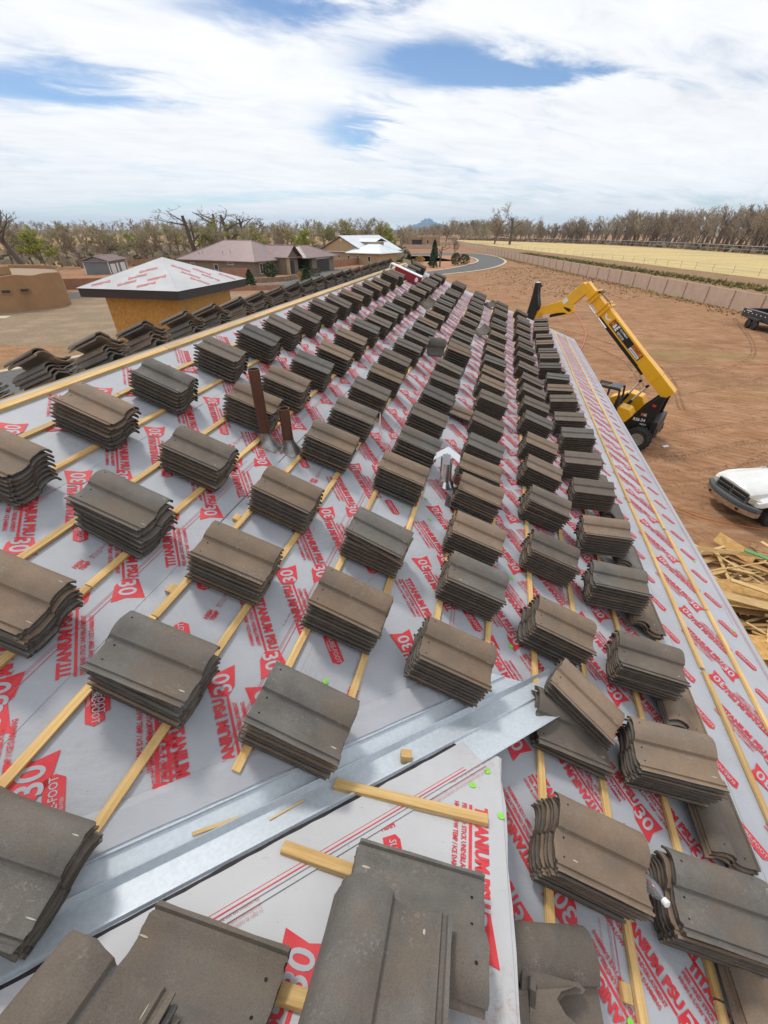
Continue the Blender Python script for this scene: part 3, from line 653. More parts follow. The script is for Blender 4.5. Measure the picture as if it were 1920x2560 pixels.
# ------------------------------------------------------------------ concrete roof tiles
PROF = [(-.165, .016), (-.153, .017), (-.149, .007), (-.138, .007), (-.134, .016), (-.126, .013), (-.112, .003), (-.085, -.001), (-.05, .000), (-.018, .007), (-.002, .014), (.005, .0155),
        (.0095, .034), (.034, .050), (.062, .060), (.092, .063), (.120, .059), (.142, .048), (.157, .034), (.165, .020)]
TH = .0125
def tile_mesh(seed, chips=True):
    r = random.Random(seed); mb = MB(); n = len(PROF); xs = (-.216, -.205, -.10, .04, .14, .207, .216); vs = []
    for i, x in enumerate(xs):
        for y, z in PROF:
            e = i in (0, len(xs) - 1)
            vs.append((x + (r.uniform(-.0035, .0035) if e else 0), y + (r.uniform(-.002, .002) if y in (PROF[0][0], PROF[-1][0]) else 0), z - (.003 if e else 0) + r.uniform(-.0006, .0006)))
    m_ = len(vs)
    for i, x in enumerate(xs):
        for j, (y, z) in enumerate(PROF):
            a = PROF[max(j - 1, 0)]; b = PROF[min(j + 1, n - 1)]; ty, tz = b[0] - a[0], b[1] - a[1]; l = math.hypot(ty, tz)
            t = TH * (.7 if j < 5 else 1.0)
            vs.append((x, y + tz / l * t * .8, z - t * (.55 + .45 * abs(ty) / l) - (0 if 5 <= j else .001)))
    fs = []; top = []; k = len(xs)
    for i in range(k - 1):
        for j in range(n - 1):
            top.append((i * n + j, (i + 1) * n + j, (i + 1) * n + j + 1, i * n + j + 1))
            fs.append((m_ + i * n + j, m_ + i * n + j + 1, m_ + (i + 1) * n + j + 1, m_ + (i + 1) * n + j))
        for j in (0, n - 1):
            fs.append((i * n + j, m_ + i * n + j, m_ + (i + 1) * n + j, (i + 1) * n + j))
    for i in (0, k - 1):
        for j in range(n - 1): fs.append((i * n + j, i * n + j + 1, m_ + i * n + j + 1, m_ + i * n + j))
    mb.add(vs, top); base_ = len(mb.v)
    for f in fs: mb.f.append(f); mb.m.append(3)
    def zat(y): return float(np.interp(y, [a for a, _ in PROF], [b for _, b in PROF]))
    for x, y in ((-.176, -.095), (-.176, -.02), (-.180, .105)):     # nail holes
        mb.add([(x + .0048 * math.cos(a), y + .0048 * math.sin(a), zat(y + .0048 * math.sin(a)) + .0006) for a in np.linspace(0, 2 * math.pi, 9)[:-1]], [tuple(range(8))], 1)
    if chips:
        for _ in range(r.randint(1, 3)):
            x, y = r.choice((r.uniform(.15, .205), r.uniform(-.19, .2))), r.choice((.0095, -.12, .11, -.09)); w, h = r.uniform(.004, .016), r.uniform(.002, .0045)
            mb.add([(x + w * math.cos(a) * r.uniform(.7, 1.2), y + h * math.sin(a), zat(y + h * math.sin(a)) + .0009) for a in np.linspace(0, 2 * math.pi, 8)[:-1]], [tuple(range(7))], 2)
    me = mb.mesh('concrete_tile')
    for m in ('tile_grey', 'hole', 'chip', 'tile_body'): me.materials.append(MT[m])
    bm = bmesh.new(); bm.from_mesh(me); bmesh.ops.recalc_face_normals(bm, faces=[f for f in bm.faces if f.material_index in (0, 3)]); bm.to_mesh(me); bm.free()
    me.polygons.foreach_set('use_smooth', [True] * len(me.polygons)); me.set_sharp_from_angle(angle=R(40))
    return me
TILES = [tile_mesh(100 + i) for i in range(6)]
# light version for the far stacks
def lite(mb, M, colour, body=3):
    P2 = [PROF[i] for i in (0, 2, 5, 7, 10, 12, 15, 17, 19)]; n = len(P2); vs = []
    for dz in (0, -TH):
        for x in (-.216, .216): vs += [M @ Vector((x, y, z + dz)) for y, z in P2]
    b_ = len(mb.v); mb.v += [tuple(q) for q in vs]
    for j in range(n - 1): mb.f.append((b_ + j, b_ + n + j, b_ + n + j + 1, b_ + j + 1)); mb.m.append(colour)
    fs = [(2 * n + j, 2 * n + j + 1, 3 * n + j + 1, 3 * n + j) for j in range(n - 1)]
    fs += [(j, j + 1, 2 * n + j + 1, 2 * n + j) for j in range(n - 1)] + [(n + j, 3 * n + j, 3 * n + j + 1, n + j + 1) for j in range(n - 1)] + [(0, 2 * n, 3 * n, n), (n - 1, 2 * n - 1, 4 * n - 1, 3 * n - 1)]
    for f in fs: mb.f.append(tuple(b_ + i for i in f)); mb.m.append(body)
TS = Matrix.Diagonal((.957, .86, .957, 1))
TC = ('tile_grey', 'tile_brown', 'tile_umber'); TCN = ('grey', 'brown', 'umber')
def put_tile(M, ci, label, group, seed):
    o = link('concrete_tile', TILES[seed % 6], None, False, M)
    o.material_slots[0].link = 'OBJECT'; o.material_slots[0].material = MT[TC[ci]]
    return lab(o, label, 'roof tile', group)
ORD = ['first', 'second', 'third', 'fourth', 'fifth', 'sixth', 'seventh', 'eighth', 'ninth', 'tenth', 'eleventh', 'twelfth', 'thirteenth', 'fourteenth']
def pos_word(k, n): return 'top' if k == n - 1 else ('bottom' if k == 0 else ORD[n - 1 - k] + ' from top')

COL = [
 [(1.50, -2.09), (2.21, -2.1), (2.93, -2.09), (3.81, -2.09), (4.58, -2.07), (5.25, -2.08), (6.02, -2.09), (6.79, -2.08), (7.5, -2.08), (8.24, -2.08), (9.08, -2.09), (9.92, -2.1), (10.74, -2.09), (11.7, -2.11), (12.66, -2.11), (14.35, -2.09), (15.32, -2.09), (16.3, -2.05)],
 [(.84, -1.34), (1.53, -1.35), (2.25, -1.33), (3.18, -1.4), (3.8, -1.36), (4.48, -1.35), (5.13, -1.3), (5.93, -1.33), (6.73, -1.33), (7.41, -1.3), (8.11, -1.31), (8.85, -1.32), (9.78, -1.31), (10.63, -1.28), (11.67, -1.31), (12.51, -1.28), (13.51, -1.29), (14.13, -1.31), (15.25, -1.3), (16.3, -1.27)],
 [(.12, -.63), (.82, -.63), (1.52, -.63), (2.22, -.63), (3.12, -.62), (3.77, -.61), (4.46, -.62), (5.14, -.59), (5.9, -.63), (6.66, -.58), (7.41, -.57), (8.17, -.56), (8.84, -.59), (9.74, -.55), (10.76, -.51), (11.64, -.56), (12.35, -.53), (13.41, -.51), (14.11, -.52), (15.15, -.51), (16.24, -.49)],
 [(.86, .06), (1.53, .08), (2.17, .09), (3.11, .08), (3.75, .11), (4.46, .11), (5.22, .14), (5.89, .15), (6.59, .15), (7.4, .2), (8.15, .19), (8.85, .17), (9.6, .19), (10.66, .21), (11.51, .25), (12.48, .26), (13.42, .27), (14.23, .24), (15.21, .28), (16.05, .28)],
 [(1.48, .74), (2.16, .83), (2.68, .82), (3.33, .82), (3.71, .8), (4.39, .85), (5.12, .86), (5.92, .9), (6.64, .87), (7.34, .9), (8.07, .91), (8.86, .91), (9.61, .92), (10.63, .99), (11.52, .98), (12.35, 1.0), (13.27, 1.01), (13.96, 1.02), (14.97, 1.08), (15.88, 1.1)],
 [(.8, 1.49), (2.06, 1.48), (2.89, 1.52), (3.67, 1.55), (4.38, 1.55), (5.07, 1.59), (5.88, 1.6), (6.61, 1.64), (7.29, 1.64), (8.03, 1.68), (8.74, 1.63), (9.55, 1.64), (10.49, 1.68), (11.36, 1.73), (12.2, 1.71), (13.2, 1.78), (14.01, 1.8), (14.78, 1.83), (16.04, 1.83)],
 [(.78, 2.02, 11), (1.41, 2.03, 15), (2.07, 2.09, 12), (2.8, 2.05, 14), (3.52, 2.1, 18), (4.32, 2.13, 20), (5.0, 2.12, 20), (5.82, 2.19, 20), (6.45, 2.16, 22), (7.36, 2.2, 23), (7.92, 2.19, 22), (8.71, 2.24, 18), (9.29, 2.16, 23), (10.41, 2.26, 23), (11.14, 2.3, 24), (11.9, 2.3, 24), (12.9, 2.37, 24), (13.57, 2.34, 24), (14.58, 2.43, 24), (15.67, 2.52, 24)]]
ROWN = ['first', 'second', 'third', 'fourth', 'fifth', 'sixth', 'seventh']
TOPC = {(0, 1): 1, (0, 2): 0, (1, 1): 0, (1, 2): 2, (1, 3): 1, (1, 4): 1, (1, 5): 0, (2, 0): 0, (2, 1): 0, (2, 2): 1, (2, 3): 1, (2, 4): 1, (2, 5): 2, (3, 0): 0, (3, 1): 1, (3, 2): 0, (3, 3): 1, (3, 4): 0,
        (4, 0): 1, (4, 1): 0, (4, 2): 1, (4, 3): 1, (4, 4): 1, (4, 5): 0, (5, 0): 1, (5, 1): 1, (5, 2): 2, (5, 3): 2, (5, 4): 1, (6, 0): 0, (6, 1): 1, (6, 2): 2, (6, 3): 0, (6, 4): 1, (6, 5): 2, (0, 0): 1, (1, 0): 1}
ts = random.Random(77); jobs = []
for c, col in enumerate(COL):
    for i, e in enumerate(col):
        u, v = e[0], e[1]; tilt = R(e[2]) if len(e) > 2 else 0.0; n = 7 if c < 4 else 8
        if (c, i) in ((2, 0), (2, 1), (3, 0), (1, 1), (2, 3)): n = 6
        elif i > 4 and ts.random() < .3: n += ts.choice((-1, -1, 1))
        pitch = ((.0312 if n == 7 else .036) if c < 4 else .0278) * ts.uniform(.94, 1.07); u *= .957; v = v * .957 + (.07 if c == 6 else 0)
        rot = R(ts.gauss(0, 2.0)); topc = TOPC.get((c, i), ts.choice((0, 1, 2, 2)))
        lat = (0, 0)
        base = MAIN @ Matrix.Translation((v, u, .036))
        if tilt:      # eave stacks are propped level on a second pile
            base = base @ Matrix.Translation((-.207, 0, 0)) @ Matrix.Rotation(-tilt, 4, 'Y') @ Matrix.Translation((.207, 0, 0))
        base = base @ Matrix.Rotation(R(ts.gauss(0, .9)), 4, 'X') @ Matrix.Rotation(R(ts.gauss(0, .8)), 4, 'Y'); slip = ts.random() < .22
        for k in range(n):
            ci = topc if k == n - 1 else ts.choice((0, 0, 2, 1))
            big = (c, i) in ((2, 1), (1, 1)) and k < n - 2
            M = base @ Matrix.Translation((ts.gauss(0, .0055) + (.02 if big else 0), ts.gauss(0, .003), k * pitch)) @ Matrix.Rotation(rot + R(ts.gauss(0, .5)) + (R(-3) if big else 0) + (R(ts.gauss(0, 3.5)) if slip and k > n - 3 else 0), 4, 'Z') @ TS
            jobs.append((u * u + (v - .3) ** 2 * .8, c, i, k, n, ci, M))
# second, lower piles under the eave stacks (tiles turned along the eave)
PILE = [(.61, 2.24), (1.24, 2.36), (1.92, 2.38), (2.735, 2.37), (3.5, 2.43), (4.35, 2.47), (5.05, 2.46), (5.85, 2.53), (6.6, 2.52), (7.4, 2.56), (8.1, 2.56), (8.9, 2.6), (9.6, 2.58), (10.6, 2.62)]
for i, (u, v) in enumerate(PILE):
    for k in range(3):
        M = MAIN @ Matrix.Translation((v * .985 + ts.uniform(-.008, .008), u * .985 + ts.uniform(-.012, .012) + .01, .034 + k * .024)) @ Matrix.Rotation(R(90 + ts.uniform(-2, 2)), 4, 'Z') @ TS
        jobs.append((u * u + 2.5, 7, i, k, 3, ts.choice((0, 1, 2, 1)), M))
# ridge stacks on the far slope, heads towards the ridge, two tiles riding askew on top
RST = [2.05, 2.66, 3.24, 3.82, 4.48, 5.05, 5.68, 6.28, 6.95, 7.62, 8.25, 8.84, 9.44, 10.1, 10.7, 11.5, 12.4, 13.2, 14.2, 15.1]
for i, u in enumerate(RST):
    rm = frame(VR, NR.cross(VR), NR, RR(u, .30, .03))
    for k in range(6):
        if k < 4: M = rm @ Matrix.Translation((ts.uniform(-.02, .02), ts.uniform(-.012, .012), k * .029)) @ Matrix.Rotation(R(ts.uniform(-3, 3)), 4, 'Z') @ TS
        else: M = rm @ Matrix.Translation((-.035 + ts.uniform(-.015, .015), .03, .135 + (k - 4) * .028)) @ Matrix.Rotation(R(-4), 4, 'Z') @ Matrix.Rotation(R(20), 4, 'X') @ TS
        jobs.append((u * u + 9 + (0 if k > 1 else 6), 8, i, k, 6, ts.choice((0, 1, 2, 2)), M))
jobs.sort(key=lambda j: j[0])
NEAR = 268; far = MB()
for q, (d, c, i, k, n, ci, M) in enumerate(jobs):
    if q >= NEAR:
        lite(far, M, ci, 3 if c != 8 else ci); continue
    w = pos_word(k, n)
    if c < 7: lb = f"{TCN[ci]} concrete tile, {w}, in {ORD[i]}-nearest stack of {ROWN[c]} row from ridge"; gp = 'roof tiles stacked in rows on the main slope'
    elif c == 7: lb = f"{TCN[ci]} concrete tile, {w}, in {ORD[i]}-nearest low pile propping the eave stacks"; gp = 'roof tiles piled flat by the eave'
    else: lb = f"{TCN[ci]} concrete tile, {w}, in {ORD[i]}-nearest ridge stack on the far slope"; gp = 'roof tiles stacked behind the ridge'
    o = put_tile(M, ci, lb, gp, i * 7 + k + c)
    if c == 8: o.material_slots[3].link = 'OBJECT'; o.material_slots[3].material = MT[TC[ci]]  # edges and undersides of ridge tiles lightened in colour to offset backlit shade
def far_mat(name, c1, c2, c3):
    m = bpy.data.materials.new(name); m.use_nodes = True; t = m.node_tree; n = t.nodes; l = t.links; b = n['Principled BSDF']; b.inputs['Roughness'].default_value = .82; b.inputs['Specular IOR Level'].default_value = .25
    g_ = n.new('ShaderNodeNewGeometry'); cr = n.new('ShaderNodeValToRGB'); e = cr.color_ramp.elements; e[0].color = (*c1, 1); e[1].color = (*c3, 1); x = e.new(.5); x.color = (*c2, 1); l.new(g_.outputs['Random Per Island'], cr.inputs[0])
    tcn = n.new('ShaderNodeTexCoord'); q = n.new('ShaderNodeTexNoise'); q.inputs['Scale'].default_value = 14; q.inputs['Detail'].default_value = 7; l.new(tcn.outputs['Object'], q.inputs['Vector'])
    r_ = n.new('ShaderNodeMapRange'); r_.inputs[3].default_value = .75; r_.inputs[4].default_value = 1.25; l.new(q.outputs['Fac'], r_.inputs[0])
    hs = n.new('ShaderNodeHueSaturation'); l.new(cr.outputs[0], hs.inputs['Color']); l.new(r_.outputs[0], hs.inputs['Value']); l.new(hs.outputs[0], b.inputs['Base Color']); return m
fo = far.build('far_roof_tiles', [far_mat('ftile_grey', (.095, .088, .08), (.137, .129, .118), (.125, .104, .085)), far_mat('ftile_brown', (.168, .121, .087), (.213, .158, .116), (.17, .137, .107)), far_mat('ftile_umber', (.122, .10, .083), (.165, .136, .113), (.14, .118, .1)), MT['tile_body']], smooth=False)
lab(fo, 'far stacks of grey and brown concrete roof tiles towards the far end', 'roof tiles', kind='stuff')

# individual loose tiles
def loose(u, v, n, rz, label, ci=2, rx=0.0, ry=0.0, seed=1):
    put_tile(MAIN @ Matrix.Translation((v, u, n)) @ Matrix.Rotation(R(rz), 4, 'Z') @ Matrix.Rotation(R(ry), 4, 'Y') @ Matrix.Rotation(R(rx), 4, 'X'), ci, label, 'loose roof tiles', seed)
loose(5.19, .50, .055, -4, 'single brown tile bridging the gap beside the fifth row, near the steel vent', 1, 0, -4, 3)
loose(7.45, -.20, .12, 50, 'grey tile fallen on edge between the third and fourth rows, nearer one', 0, 55, 0, 2)
loose(10.9, -.87, .10, 130, 'umber tile fallen on edge between the second and third rows', 2, -55, 0, 4)
loose(10.5, .58, .11, 115, 'grey tile fallen on edge between the fourth and fifth rows', 0, -60, 0, 5)
loose(15.2, .72, .10, 120, 'grey tile leaning at the far end between fourth and fifth rows', 0, -50, 0, 1)
# toppled stack beside the end of the valley flashing
for k, (u, v, n, rz, ci) in enumerate(((1.36, 1.48, .036, -2, 2), (1.365, 1.485, .068, -1, 1), (1.36, 1.47, .100, 1, 2))):
    put_tile(MAIN @ Matrix.Translation((v, u, n)) @ Matrix.Rotation(R(rz), 4, 'Z'), ci, f'{TCN[ci]} tile lying flat under the toppled tiles by the flashing tip, {("lowest", "middle", "uppermost")[k]}', 'toppled stack', k)
for k in range(3):
    put_tile(MAIN @ Matrix.Translation((1.51, 1.50, .14 + k * .03)) @ Matrix.Rotation(R(-25 - k * 1.5), 4, 'Z') @ Matrix.Rotation(R(4), 4, 'Y') @ Matrix.Rotation(R(-9), 4, 'X') @ TS, (2, 0, 1)[k], f'{TCN[(2, 0, 1)[k]]} toppled tile lying askew beside the flashing tip, {("lowest", "middle", "uppermost")[k]} of three', 'toppled stack', k + 3)
# stack with broken pieces, right of the dormer rake
for k in range(3):
    put_tile(MAIN @ Matrix.Translation((1.20 + .006 * k, .33, .036 + k * .03)) @ Matrix.Rotation(R(11 + k), 4, 'Z'), (1, 0, 2)[k], f'{TCN[(1, 0, 2)[k]]} tile under broken tile pieces beside the dormer edge, {("bottom", "middle", "top")[k]} one', 'broken stack', k + 2)
def broken(M, seed, x0, x1, label):
    r = random.Random(seed); mb = MB(); pr_ = [(y, z) for y, z in PROF if y < .02]; n = len(pr_); K = 7; vs = []
    for s in (0, 1):
        for i in range(K + 1):
            t = i / K
            for j, (y, z) in enumerate(pr_):
                e = x1 + .06 * math.sin(j * .9 + seed) + r.uniform(-.012, .012); x = x0 + (e - x0) * t
                vs.append((x, y, -z - s * TH))        # turned underside up
    m_ = (K + 1) * n; fs = []
    for i in range(K):
        for j in range(n - 1): fs += [(i * n + j, i * n + j + 1, (i + 1) * n + j + 1, (i + 1) * n + j), (m_ + i * n + j, m_ + (i + 1) * n + j, m_ + (i + 1) * n + j + 1, m_ + i * n + j + 1)]
        for j in (0, n - 1): fs.append((i * n + j, (i + 1) * n + j, m_ + (i + 1) * n + j, m_ + i * n + j))
    for i in (0, K):
        for j in range(n - 1): fs.append((i * n + j, i * n + j + 1, m_ + i * n + j + 1, m_ + i * n + j))
    mb.add(vs, fs)
    for q in (-.10, -.04): mb.box((x0 + .03, q * .5 - .07, .01), (.02, .07, .018))
    o = mb.build('broken_tile', MT['tile_umber'], M=M); lab(o, label, 'broken tile', 'broken tile pieces')
broken(MAIN @ Matrix.Translation((1.16, .31, .175)) @ Matrix.Rotation(R(16), 4, 'Z') @ Matrix.Rotation(R(-6), 4, 'Y'), 3, -.16, .10, 'larger broken tile piece lying underside up beside the dormer edge')
broken(MAIN @ Matrix.Translation((1.20, .38, .15)) @ Matrix.Rotation(R(-6), 4, 'Z'), 5, -.10, .09, 'smaller broken tile shard beneath the larger broken piece')
# tiles on the dormer
def dorm(d, w, n, rz, ci, label, seed):       # rz 0: nose downhill; 90: nose to the left
    put_tile(frame(Du, Dn.cross(Du), Dn, DW(d, w, n)) @ Matrix.Rotation(R(rz), 4, 'Z') @ Matrix.Diagonal((1, 1, 1.2, 1)), ci, label, 'tiles on the dormer slope', seed)
dorm(.305, 1.145, .055, 91, 2, 'lower grey tile lying crosswise beneath the dormer stack at bottom centre', 3)
dorm(.315, 1.15, .082, 90, 0, 'grey tile with raised lip lying crosswise under the bottom centre dormer stack', 2)
for k in range(4): dorm(.045 + .004 * k, 1.075 + .006 * k, .118 + k * .022, (-1, 1, 0, 0)[k], 0, f'grey tile of the bottom centre dormer stack, {pos_word(k, 4)}', k)
dorm(-.03, .605, .055, 92, 2, 'lower tile lying crosswise in the bottom left dormer pile', 4)
dorm(-.025, .61, .082, 90, 0, 'grey tile with raised lip on the bottom left dormer pile', 1)
for k in range(4): dorm(-.285 + .006 * k, .47 - .008 * k, .125 + k * .024, -6 + k, (0, 2, 0, 2)[k], f'tile of the bottom left dormer stack nearest the camera, {pos_word(k, 4)}', k + 1)

# ------------------------------------------------------------------ small loose things on the roof
def lump(name, a, b, w, h, nrm, m, label, cat, group=None):
    return lab(stick(name, a, b, w, h, nrm, MT[m]), label, cat, group)
P0 = along(1.37) + VPd * .07 + Dn * .028
lump('wood_block', P0, P0 + Wv * .05 + Du * .01, .045, .035, Dn, 'pine', 'short pine offcut lying in the valley flashing', 'wood block')
P0 = along(.50) + VPm * .035 + Nv * .012; lump('wood_sliver', P0, P0 + VD * .17 + VPm * -.02 + Nv * .004, .012, .006, Nv, 'pine', 'longer pine sliver in the valley flashing', 'wood sliver', 'slivers in the flashing')
P0 = along(.76) + VPd * .05 + Dn * .012; lump('wood_sliver', P0, P0 + VD * .15 + VPd * -.01, .007, .004, Dn, 'pine', 'thinner pine sliver in the valley flashing, nearer its rib', 'wood sliver', 'slivers in the flashing')
bm_ = mat('clear_plastic', (.85, .9, .95), .08); bb = bm_.node_tree.nodes['Principled BSDF']; bb.inputs['Transmission Weight'].default_value = .9; bb.inputs['IOR'].default_value = 1.25
bo = thing('water_bottle', 'small clear plastic bottle with white cap wedged between tile stacks near bottom right', 'bottle', RW(.80, 1.655, .15))
mb = MB(); q = RW(.80, 1.655, .15); ax = (Nv * .55 + Vv * .25 - Uv * .75).normalized()
mb.lathe([(.004, 0), (.025, .004), (.027, .04), (.024, .06), (.027, .08), (.026, .11), (.012, .135), (.012, .145)], q, ax, 18); mb.build('bottle_body', bm_, parent=bo, world=True, smooth=True)
mb = MB(); mb.lathe([(.014, .142), (.015, .158), (.011, .161)], q, ax, 14); mb.build('bottle_cap', MT['white'], parent=bo, world=True)
# carton at the ridge
bx = thing('carton', 'red and white carton lying by the ridge near the far end', 'carton', RW(13.45, -2.05))
xr = frame(Vv, Uv, Nv, RW(13.45, -2.05, .02)) @ Matrix.Rotation(R(-3), 4, 'Z')
mb = MB(); mb.box((.12, 0, .12), (.80, .26, .20)); mb.build('carton_body', mat('carton_red', (.30, .012, .03), .6), parent=bx, world=True, M=xr)
mb = MB(); mb.box((.05, -.02, .235), (.98, .30, .02)); mb.box((-.43, -.02, .16), (.02, .30, .14)); mb.build('carton_lid', MT['white'], parent=bx, world=True, M=xr)
mb = MB(); mb.add([(.42 + .05 * math.cos(a), -.1315, .12 + .07 * math.sin(a)) for a in np.linspace(0, 2 * math.pi, 7)[:-1]], [tuple(range(6))]); mb.build('carton_logo', MT['white'], parent=bx, world=True, M=xr)
# frayed white twine on a stack
mb = MB(); tw = random.Random(4)
for k in range(7):
    a = RW(3.84, -.40, .215); mb.tube([a, a + Vv * .03 + Nv * .015, a + Vv * (.07 + tw.uniform(-.01, .01)) - Nv * .10 + Uv * tw.uniform(-.04, .0), a + Vv * (.13 + tw.uniform(-.02, .03)) - Nv * .195 - Uv * tw.uniform(.02, .08)], .0022, 5)
lab(mb.build('twine', MT['white']), 'frayed white plastic twine hanging from a tile stack', 'twine')
# ------------------------------------------------------------------ OSB tower behind the ridge
tw0 = Vector((-5.34, 11.85, 0)); ta, tb = 3.12, 3.45
tower = thing('osb_tower', 'square OSB-clad tower with dark fascia and hip roof in printed grey underlayment', 'tower', tw0 - Wv * ta / 2 + Uv * tb / 2)
def tp(mb, name, m, **k): return mb.build(name, m, parent=tower, world=True, **k)
def TP(a, b, z): return tw0 - Wv * a + Uv * b + Vector((0, 0, z))
mb = MB(); i_ = .40
pts = [(i_, i_), (ta - i_, i_), (ta - i_, tb - i_), (i_, tb - i_)]
for k, nm in enumerate(range(4)):
    a, b = pts[k], pts[(k + 1) % 4]; mb = MB(); c0, c1 = TP(*a, 0), TP(*b, 0); inn = (Vector((0, 0, 1)).cross(c1 - c0)).normalized() * .02
    if (tw0 - Wv * ta / 2 + Uv * tb / 2 - c0).dot(inn) < 0: inn = -inn
    d = (c1 - c0).normalized() * .001 * (k % 2)
    nseg = 2
    for s in range(2):
        z0, z1 = (0, 2.55) if s == 0 else (2.556, 5.28)
        mb = MB(); q = [c0 + inn * (.0 if k % 2 else .0), c1, c1 + inn, c0 + inn]
        if k % 2: q = [c0 + (c1 - c0).normalized() * .021, c1 - (c1 - c0).normalized() * .021, c1 - (c1 - c0).normalized() * .021 + inn, c0 + (c1 - c0).normalized() * .021 + inn]
        mb.hexa([x + Vector((0, 0, z0)) for x in q] + [x + Vector((0, 0, z1)) for x in q]); tp(mb, 'osb_panel', MT['osb'])
mb = MB(); zt, zb = 5.50, 5.29
for a, b in (((0, 0), (ta, 0)), ((ta, 0), (ta, tb)), ((ta, tb), (0, tb)), ((0, tb), (0, 0))):
    A, B = TP(*a, 0), TP(*b, 0); d = (B - A).normalized(); n = Vector((0, 0, 1)).cross(d); cen = TP(ta / 2, tb / 2, 0)
    if (cen - A).dot(n) < 0: n = -n
    q = [A, B, B + n * .03 - d * .03, A + n * .03 + d * .03]; mb.hexa([x + Vector((0, 0, zb)) for x in q] + [x + Vector((0, 0, zt)) for x in q])
tp(mb, 'fascia', MT['fascia'])
mb = MB(); q = [TP(.03, .03, 5.33), TP(ta - .03, .03, 5.33), TP(ta - .03, tb - .03, 5.33), TP(.03, tb - .03, 5.33)]; mb.prism(q, (0, 0, .015)); tp(mb, 'soffit', MT['fascia'])
apex = TP(ta / 2, tb / 2, 6.16); cor = [TP(-.03, -.03, 5.505), TP(ta + .03, -.03, 5.505), TP(ta + .03, tb + .03, 5.505), TP(-.03, tb + .03, 5.505)]
mb = MB(); mb.add(cor + [apex], [(0, 1, 4), (1, 2, 4), (2, 3, 4), (3, 0, 4), (3, 2, 1, 0)]); tp(mb, 'roof_underlayment', MT['membrane2'])
for k in range(2):        # print on the two faces in view
    A, B = (cor[1], cor[0]) if k == 0 else (cor[0], cor[3]); X = (B - A).normalized(); Y = (apex - (A + B) / 2); Y = (Y - X * Y.dot(X)); hgt = Y.length; Y.normalize(); Z = X.cross(Y)
    if Z.z < 0: Z = -Z
    L = (B - A).length; pt_ = Print(lambda x, y, n, A=A, X=X, Y=Y, Z=Z: A + X * float(x) + Y * float(y) + Z * n)
    ang = .55 if k == 0 else -1.15
    for yy in (.32, .68, 1.06, 1.4):
        for j, xx in enumerate(np.arange(.55 + yy * .3, L - .5, .72)):
            m_ = yy / hgt * L / 2
            if m_ + .32 < xx < L - m_ - .32: pt_.block(xx, yy, ang if j % 2 == 0 else ang + math.pi)
    for kk, b in pt_.mb.items():
        if b.v: o = tp(b, 'roof_print', MT[kk]); o['kind'] = 'stuff'
mb = MB()
for k in range(4): mb.tube([cor[k], cor[k].lerp(apex, .5), apex], .006, 5)
tp(mb, 'hip_fold', MT['membrane2'])

# ------------------------------------------------------------------ neighbouring houses
MT['stucco_olive'] = mat('stucco_olive', (.20, .16, .115), .9, (.23, .185, .135), 1.5, 5)
MT['stucco_tan'] = mat('stucco_tan', (.42, .29, .165), .9, (.46, .325, .19), 1.2, 5)
MT['adobe'] = mat('adobe_stucco', (.29, .165, .082), .92, (.34, .20, .105), .9, 5, .2, 30)
MT['adobe_far'] = mat('adobe_far', (.31, .215, .13), .92, (.35, .25, .16), .5, 5)
MT['metal_maroon'] = mat('metal_roof_maroon', (.30, .215, .215), .36, (.34, .25, .245), .8, 4, metal=.2)
MT['metal_white'] = mat('metal_roof_white', (.74, .78, .82), .4, (.66, .70, .75), .5, 4)
MT['metal_grey'] = mat('metal_siding_grey', (.15, .16, .18), .5, (.18, .19, .205), 1, 4)
MT['blockwall'] = mat('block_wall', (.47, .335, .255), .92, (.54, .395, .31), 1.1, 7, .35, 9)
MT['brickwall'] = mat('split_block', (.30, .155, .095), .92, (.36, .20, .13), 1.6, 6, .4, 10)
MT['stone'] = mat('stone_edging', (.20, .13, .09), .95, (.32, .22, .16), 2.5, 6, .7, 5)
MT['trim'] = mat('white_trim', (.72, .72, .70), .5)
MT['dark'] = mat('dark_door', (.045, .042, .04), .5)
class Frame2:
    def __init__(s, o, ang): s.o = Vector((*o, 0)); s.x = Vector((math.cos(ang), math.sin(ang), 0)); s.y = Vector((-math.sin(ang), math.cos(ang), 0))
    def __call__(s, a, b, z=0.0): return s.o + s.x * a + s.y * b + Vector((0, 0, z))
def bxp(F, parent, name, m, a0, a1, b0, b1, z0, z1, **k):
    mb = MB(); mb.hexa([F(a0, b0, z0), F(a1, b0, z0), F(a1, b1, z0), F(a0, b1, z0), F(a0, b0, z1), F(a1, b0, z1), F(a1, b1, z1), F(a0, b1, z1)]); return mb.build(name, MT[m] if isinstance(m, str) else m, parent=parent, world=True, **k)
